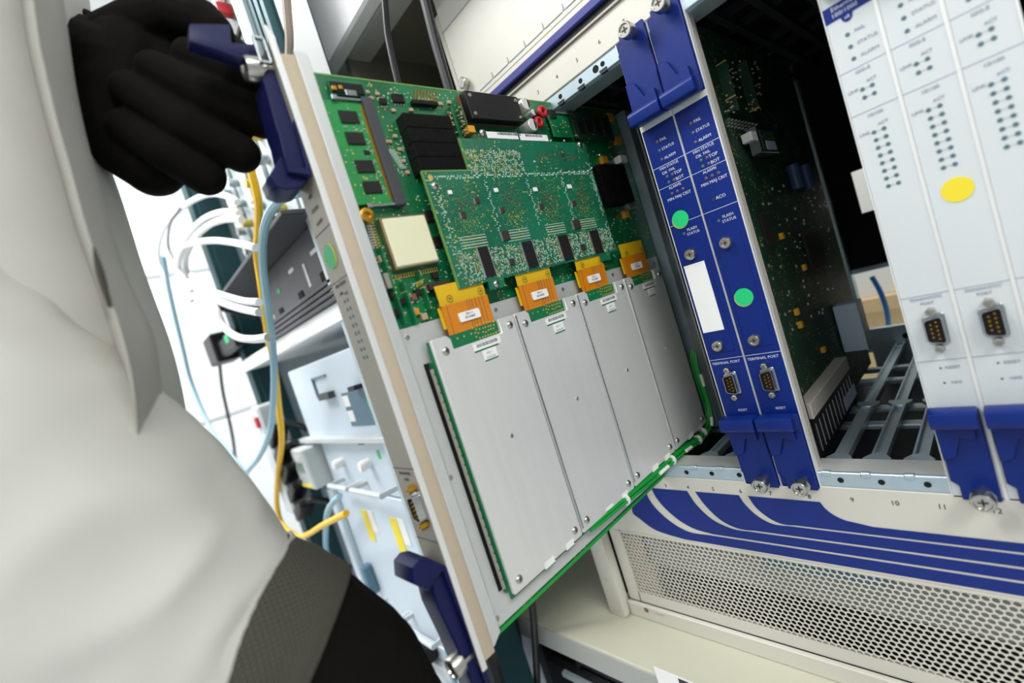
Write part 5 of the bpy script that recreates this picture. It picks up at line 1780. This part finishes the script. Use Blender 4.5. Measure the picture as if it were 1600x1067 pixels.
def capsule(mb, pts, rs, n=14):
    """chain of tapered segments with round joints"""
    for i, (p, r) in enumerate(zip(pts, rs)):
        ball(mb, p, r, n)
        if i:
            a, b = Vector(pts[i - 1]), Vector(p)
            if (b - a).length > 1e-4:
                mb.cyl(a, b, rs[i - 1], n, rs[i])


# upper glove: fist closed round the swung-out lever, seen from the finger side
g = MB()
W = pD
F = [
    # proximal joint (behind), middle joint (right), distal joint, tip
    ([(335, 62, .318), (416, 132, .306), (360, 112, .292), (298, 88, .290)], (.0122, .0122, .0118, .0108)),
    ([(300, 110, .322), (410, 186, .302), (325, 150, .284), (243, 110, .284)], (.0125, .0124, .0122, .0112)),
    ([(265, 160, .322), (376, 240, .298), (290, 196, .279), (203, 140, .281)], (.0125, .0122, .0120, .0110)),
    ([(225, 205, .318), (322, 276, .292), (262, 240, .278), (196, 198, .281)], (.0118, .0118, .0112, .0104)),
]
for pts, rs in F:
    capsule(g, [W(*p) for p in pts], rs)
# palm, heel of the hand, thumb and wrist
capsule(g, [W(215, 95, .312), W(190, 160, .305), W(190, 215, .300), W(240, 262, .296)], (.027, .028, .024, .018))
capsule(g, [W(262, 72, .318), W(270, 150, .316), W(255, 215, .310)], (.020, .021, .018))
capsule(g, [W(165, 75, .310), W(215, 40, .306), W(272, 22, .300), W(318, 32, .296), (W(336, 48, .296))], (.0185, .0155, .0130, .0122, .0110))
capsule(g, [W(185, 120, .308), W(130, 95, .315), W(60, 75, .330)], (.0300, .0285, .0290))
capsule(g, [W(175, 175, .302), W(120, 140, .318)], (.020, .022))
remeshed('glove', g, 'glove', pe, 0.0012, 5, 0.5, label='black glove closed round the lever')
cuffm = MB().lathe(W(128, 92, .316), W(60, 75, .330) - W(130, 95, .315), [(-0.004, 0.0290), (0.0, 0.0315), (0.004, 0.0305), (0.03, 0.031)], 28)
part('glove_cuff', cuffm, 'glove', pe)


def wob(u, t, s):
    # soft cloth folds: broad waves plus ridged creases that run round the sleeve at a slant
    q = Vector((math.cos(u) * 1.1, math.sin(u) * 1.1, t * 1.9 + 0.35 * u + s * 7.0))
    ridge = 1.0 - abs(noise.noise(q * 1.15)) * 2.2
    return 0.55 * noise.noise(q * 0.7 + Vector((5, 2, s))) + 0.75 * (ridge - 0.5) + 0.2 * noise.noise(q * 3.0)


def sleeve(name, pts, rs, m, parent, n=48, sub=14, amp=0.0, seed=1.0, flat=1.0, label=None, uvs=False, cap=True):
    P3 = spline([Vector(p) for p in pts], sub)
    R = [v.x for v in spline([Vector((r, 0, 0)) for r in rs], sub)]
    rings = []
    up = None
    for i, p in enumerate(P3):
        t = (P3[min(i + 1, len(P3) - 1)] - P3[max(i - 1, 0)]).normalized()
        if up is None:
            up = t.cross(Vector((0, 0, 1)))
            if up.length < 0.1:
                up = t.orthogonal()
            up.normalize()
        up = (up - t * up.dot(t)).normalized()
        w = t.cross(up)
        rg = []
        tt = i / (len(P3) - 1)
        for k in range(n):
            a = 2 * math.pi * k / n
            r = R[i] * (1 + amp * wob(a, tt * 2.2, seed))
            rg.append(p + up * math.cos(a) * r + w * math.sin(a) * r * flat)
        rings.append(rg)
    mb = MB()
    mb.loft(rings, cap=cap)
    o = part(name, mb, m, parent, smooth=80, label=label)
    if uvs:
        me = o.data
        uv = me.uv_layers.new(name='UVMap')
        for poly in me.polygons:
            ks = [me.loops[li].vertex_index for li in poly.loop_indices]
            us = [(v % n) / n for v in ks]
            for li, v, u in zip(poly.loop_indices, ks, us):
                if max(us) - min(us) > 0.5 and u < 0.5:
                    u += 1
                uv.data[li].uv = (u, (v // n) / (len(P3) - 1))
    return o


# lower arm, near the camera: coat sleeve, knitted cuff and glove reaching for the lower ejector
EL = [W(-260, 655, .215), W(-80, 785, .222), W(120, 905, .232), W(250, 995, .240), W(332, 1057, .246)]
sl = sleeve('coat_sleeve', EL, (.100, .094, .084, .075, .067), 'coat', pe, 72, 14, 0.055, 1.3, label='wide pale grey coat sleeve')
hem = sleeve('sleeve_hem', [W(280, 1017, .242), W(310, 1040, .244), W(346, 1067, .247)], (.0735, .0715, .0680), 'coat', pe, 64, 5, 0.012, 1.3)
sleeve('knit_cuff', [W(310, 1010, .244), W(395, 1030, .248), W(468, 1054, .253)], (.0620, .0610, .0575), 'knit', pe, 64, 10, 0.010, 2.2, uvs=True, label='ribbed dark grey knitted cuff')
g = MB()
capsule(g, [W(440, 1040, .250), W(519, 1092, .258), W(574, 1158, .266), W(610, 1230, .272)], (.0540, .0530, .0490, .0400), 24)
LF = [
    ([(640, 1085, .285), (690, 1120, .290), (715, 1130, .275), (705, 1150, .262)], (.0125, .0115, .0108, .0100)),
    ([(650, 1115, .285), (702, 1145, .288), (722, 1160, .272), (708, 1178, .262)], (.0125, .0115, .0108, .0100)),
    ([(650, 1150, .282), (700, 1178, .284), (716, 1192, .270), (700, 1206, .260)], (.0120, .0110, .0104, .0098)),
    ([(640, 1185, .278), (685, 1210, .280), (698, 1222, .268), (684, 1232, .260)], (.0110, .0100, .0095, .0090)),
    ([(600, 1180, .262), (650, 1200, .252), (690, 1180, .250)], (.0150, .0125, .0108)),
]
for pts, rs in LF:
    capsule(g, [W(*p) for p in pts], rs)
remeshed('glove', g, 'glove', pe, 0.0018, 6, 0.5, label='black glove under the knitted cuff')

# coat body and the upper sleeve at the left edge of the view
TB = [W(-290, -420, .275), W(-175, -120, .272), W(-145, 160, .270), W(-72, 420, .268), W(-8, 640, .268), W(30, 900, .275)]
sleeve('coat_front', TB, (.088, .085, .085, .085, .088, .092), 'coat', pe, 64, 12, 0.030, 0.4, label='pale grey coat front')
# front placket: thick folded strip along the coat edge
edge = [(95, -30), (108, 60), (118, 130), (132, 200), (150, 270), (172, 350), (195, 420), (222, 480), (243, 530), (252, 600), (258, 700)]
inner = [(48, -30), (60, 60), (75, 130), (92, 200), (112, 270), (132, 345), (150, 400), (168, 450), (190, 520), (208, 600), (216, 700)]
rg_ = []
for (a, b), (c, d) in zip(edge, inner):
    p0, p1 = W(a, b, .254), W(c, d, .219)
    p2, p3 = W(c - 20, d, .262), W(a - 14, b, .280)
    rg_.append([p0, p0.lerp(p1, .3), p1, p2, p3])
mb = MB()
sm_r = [spline([r[k] for r in rg_], 6) for k in range(5)]
mb.loft([[sm_r[k][i] for k in range(5)] for i in range(len(sm_r[0]))])
part('coat_placket', mb, 'coat_seam', pe, smooth=60)
sleeve('knit_lining', [W(146, 385, .220), W(156, 425, .219), W(172, 480, .219)], (.0004, .0016, .0010), 'knit', pe, 32, 8, 0.01, 1.0, uvs=True)
# the covered body itself, one continuous skinned surface
jt = [(-0.62, -0.62, -0.45), (-0.62, -0.62, 0.00), (-0.62, -0.62, 0.25), W(-330, -300, .345), W(-150, 40, .345), W(60, 75, .330),
      W(-560, 300, .230), W(-260, 655, .215), W(120, 905, .232), W(430, 1120, .254)]
ed_ = [(0, 1), (1, 2), (2, 3), (3, 4), (4, 5), (2, 6), (6, 7), (7, 8), (8, 9)]
rad = [.11, .12, .10, .05, .04, .026, .055, .05, .042, .034]
bme = bpy.data.meshes.new('body')
bme.from_pydata([tuple(v) for v in jt], ed_, [])
bo = bpy.data.objects.new('tmp_body', bme)
COL.objects.link(bo)
bo.modifiers.new('skin', 'SKIN')
for i, r in enumerate(rad):
    bme.skin_vertices[0].data[i].radius = (r, r)
bme.skin_vertices[0].data[0].use_root = True
ss = bo.modifiers.new('sub', 'SUBSURF')
ss.levels = 2
bpy.context.view_layer.update()
me2 = bpy.data.meshes.new_from_object(bo.evaluated_get(bpy.context.evaluated_depsgraph_get()))
bpy.data.objects.remove(bo)
me2.materials.clear()
me2.materials.append(MATS['coat'])
for p in me2.polygons:
    p.use_smooth = True
link('body', me2, pe)
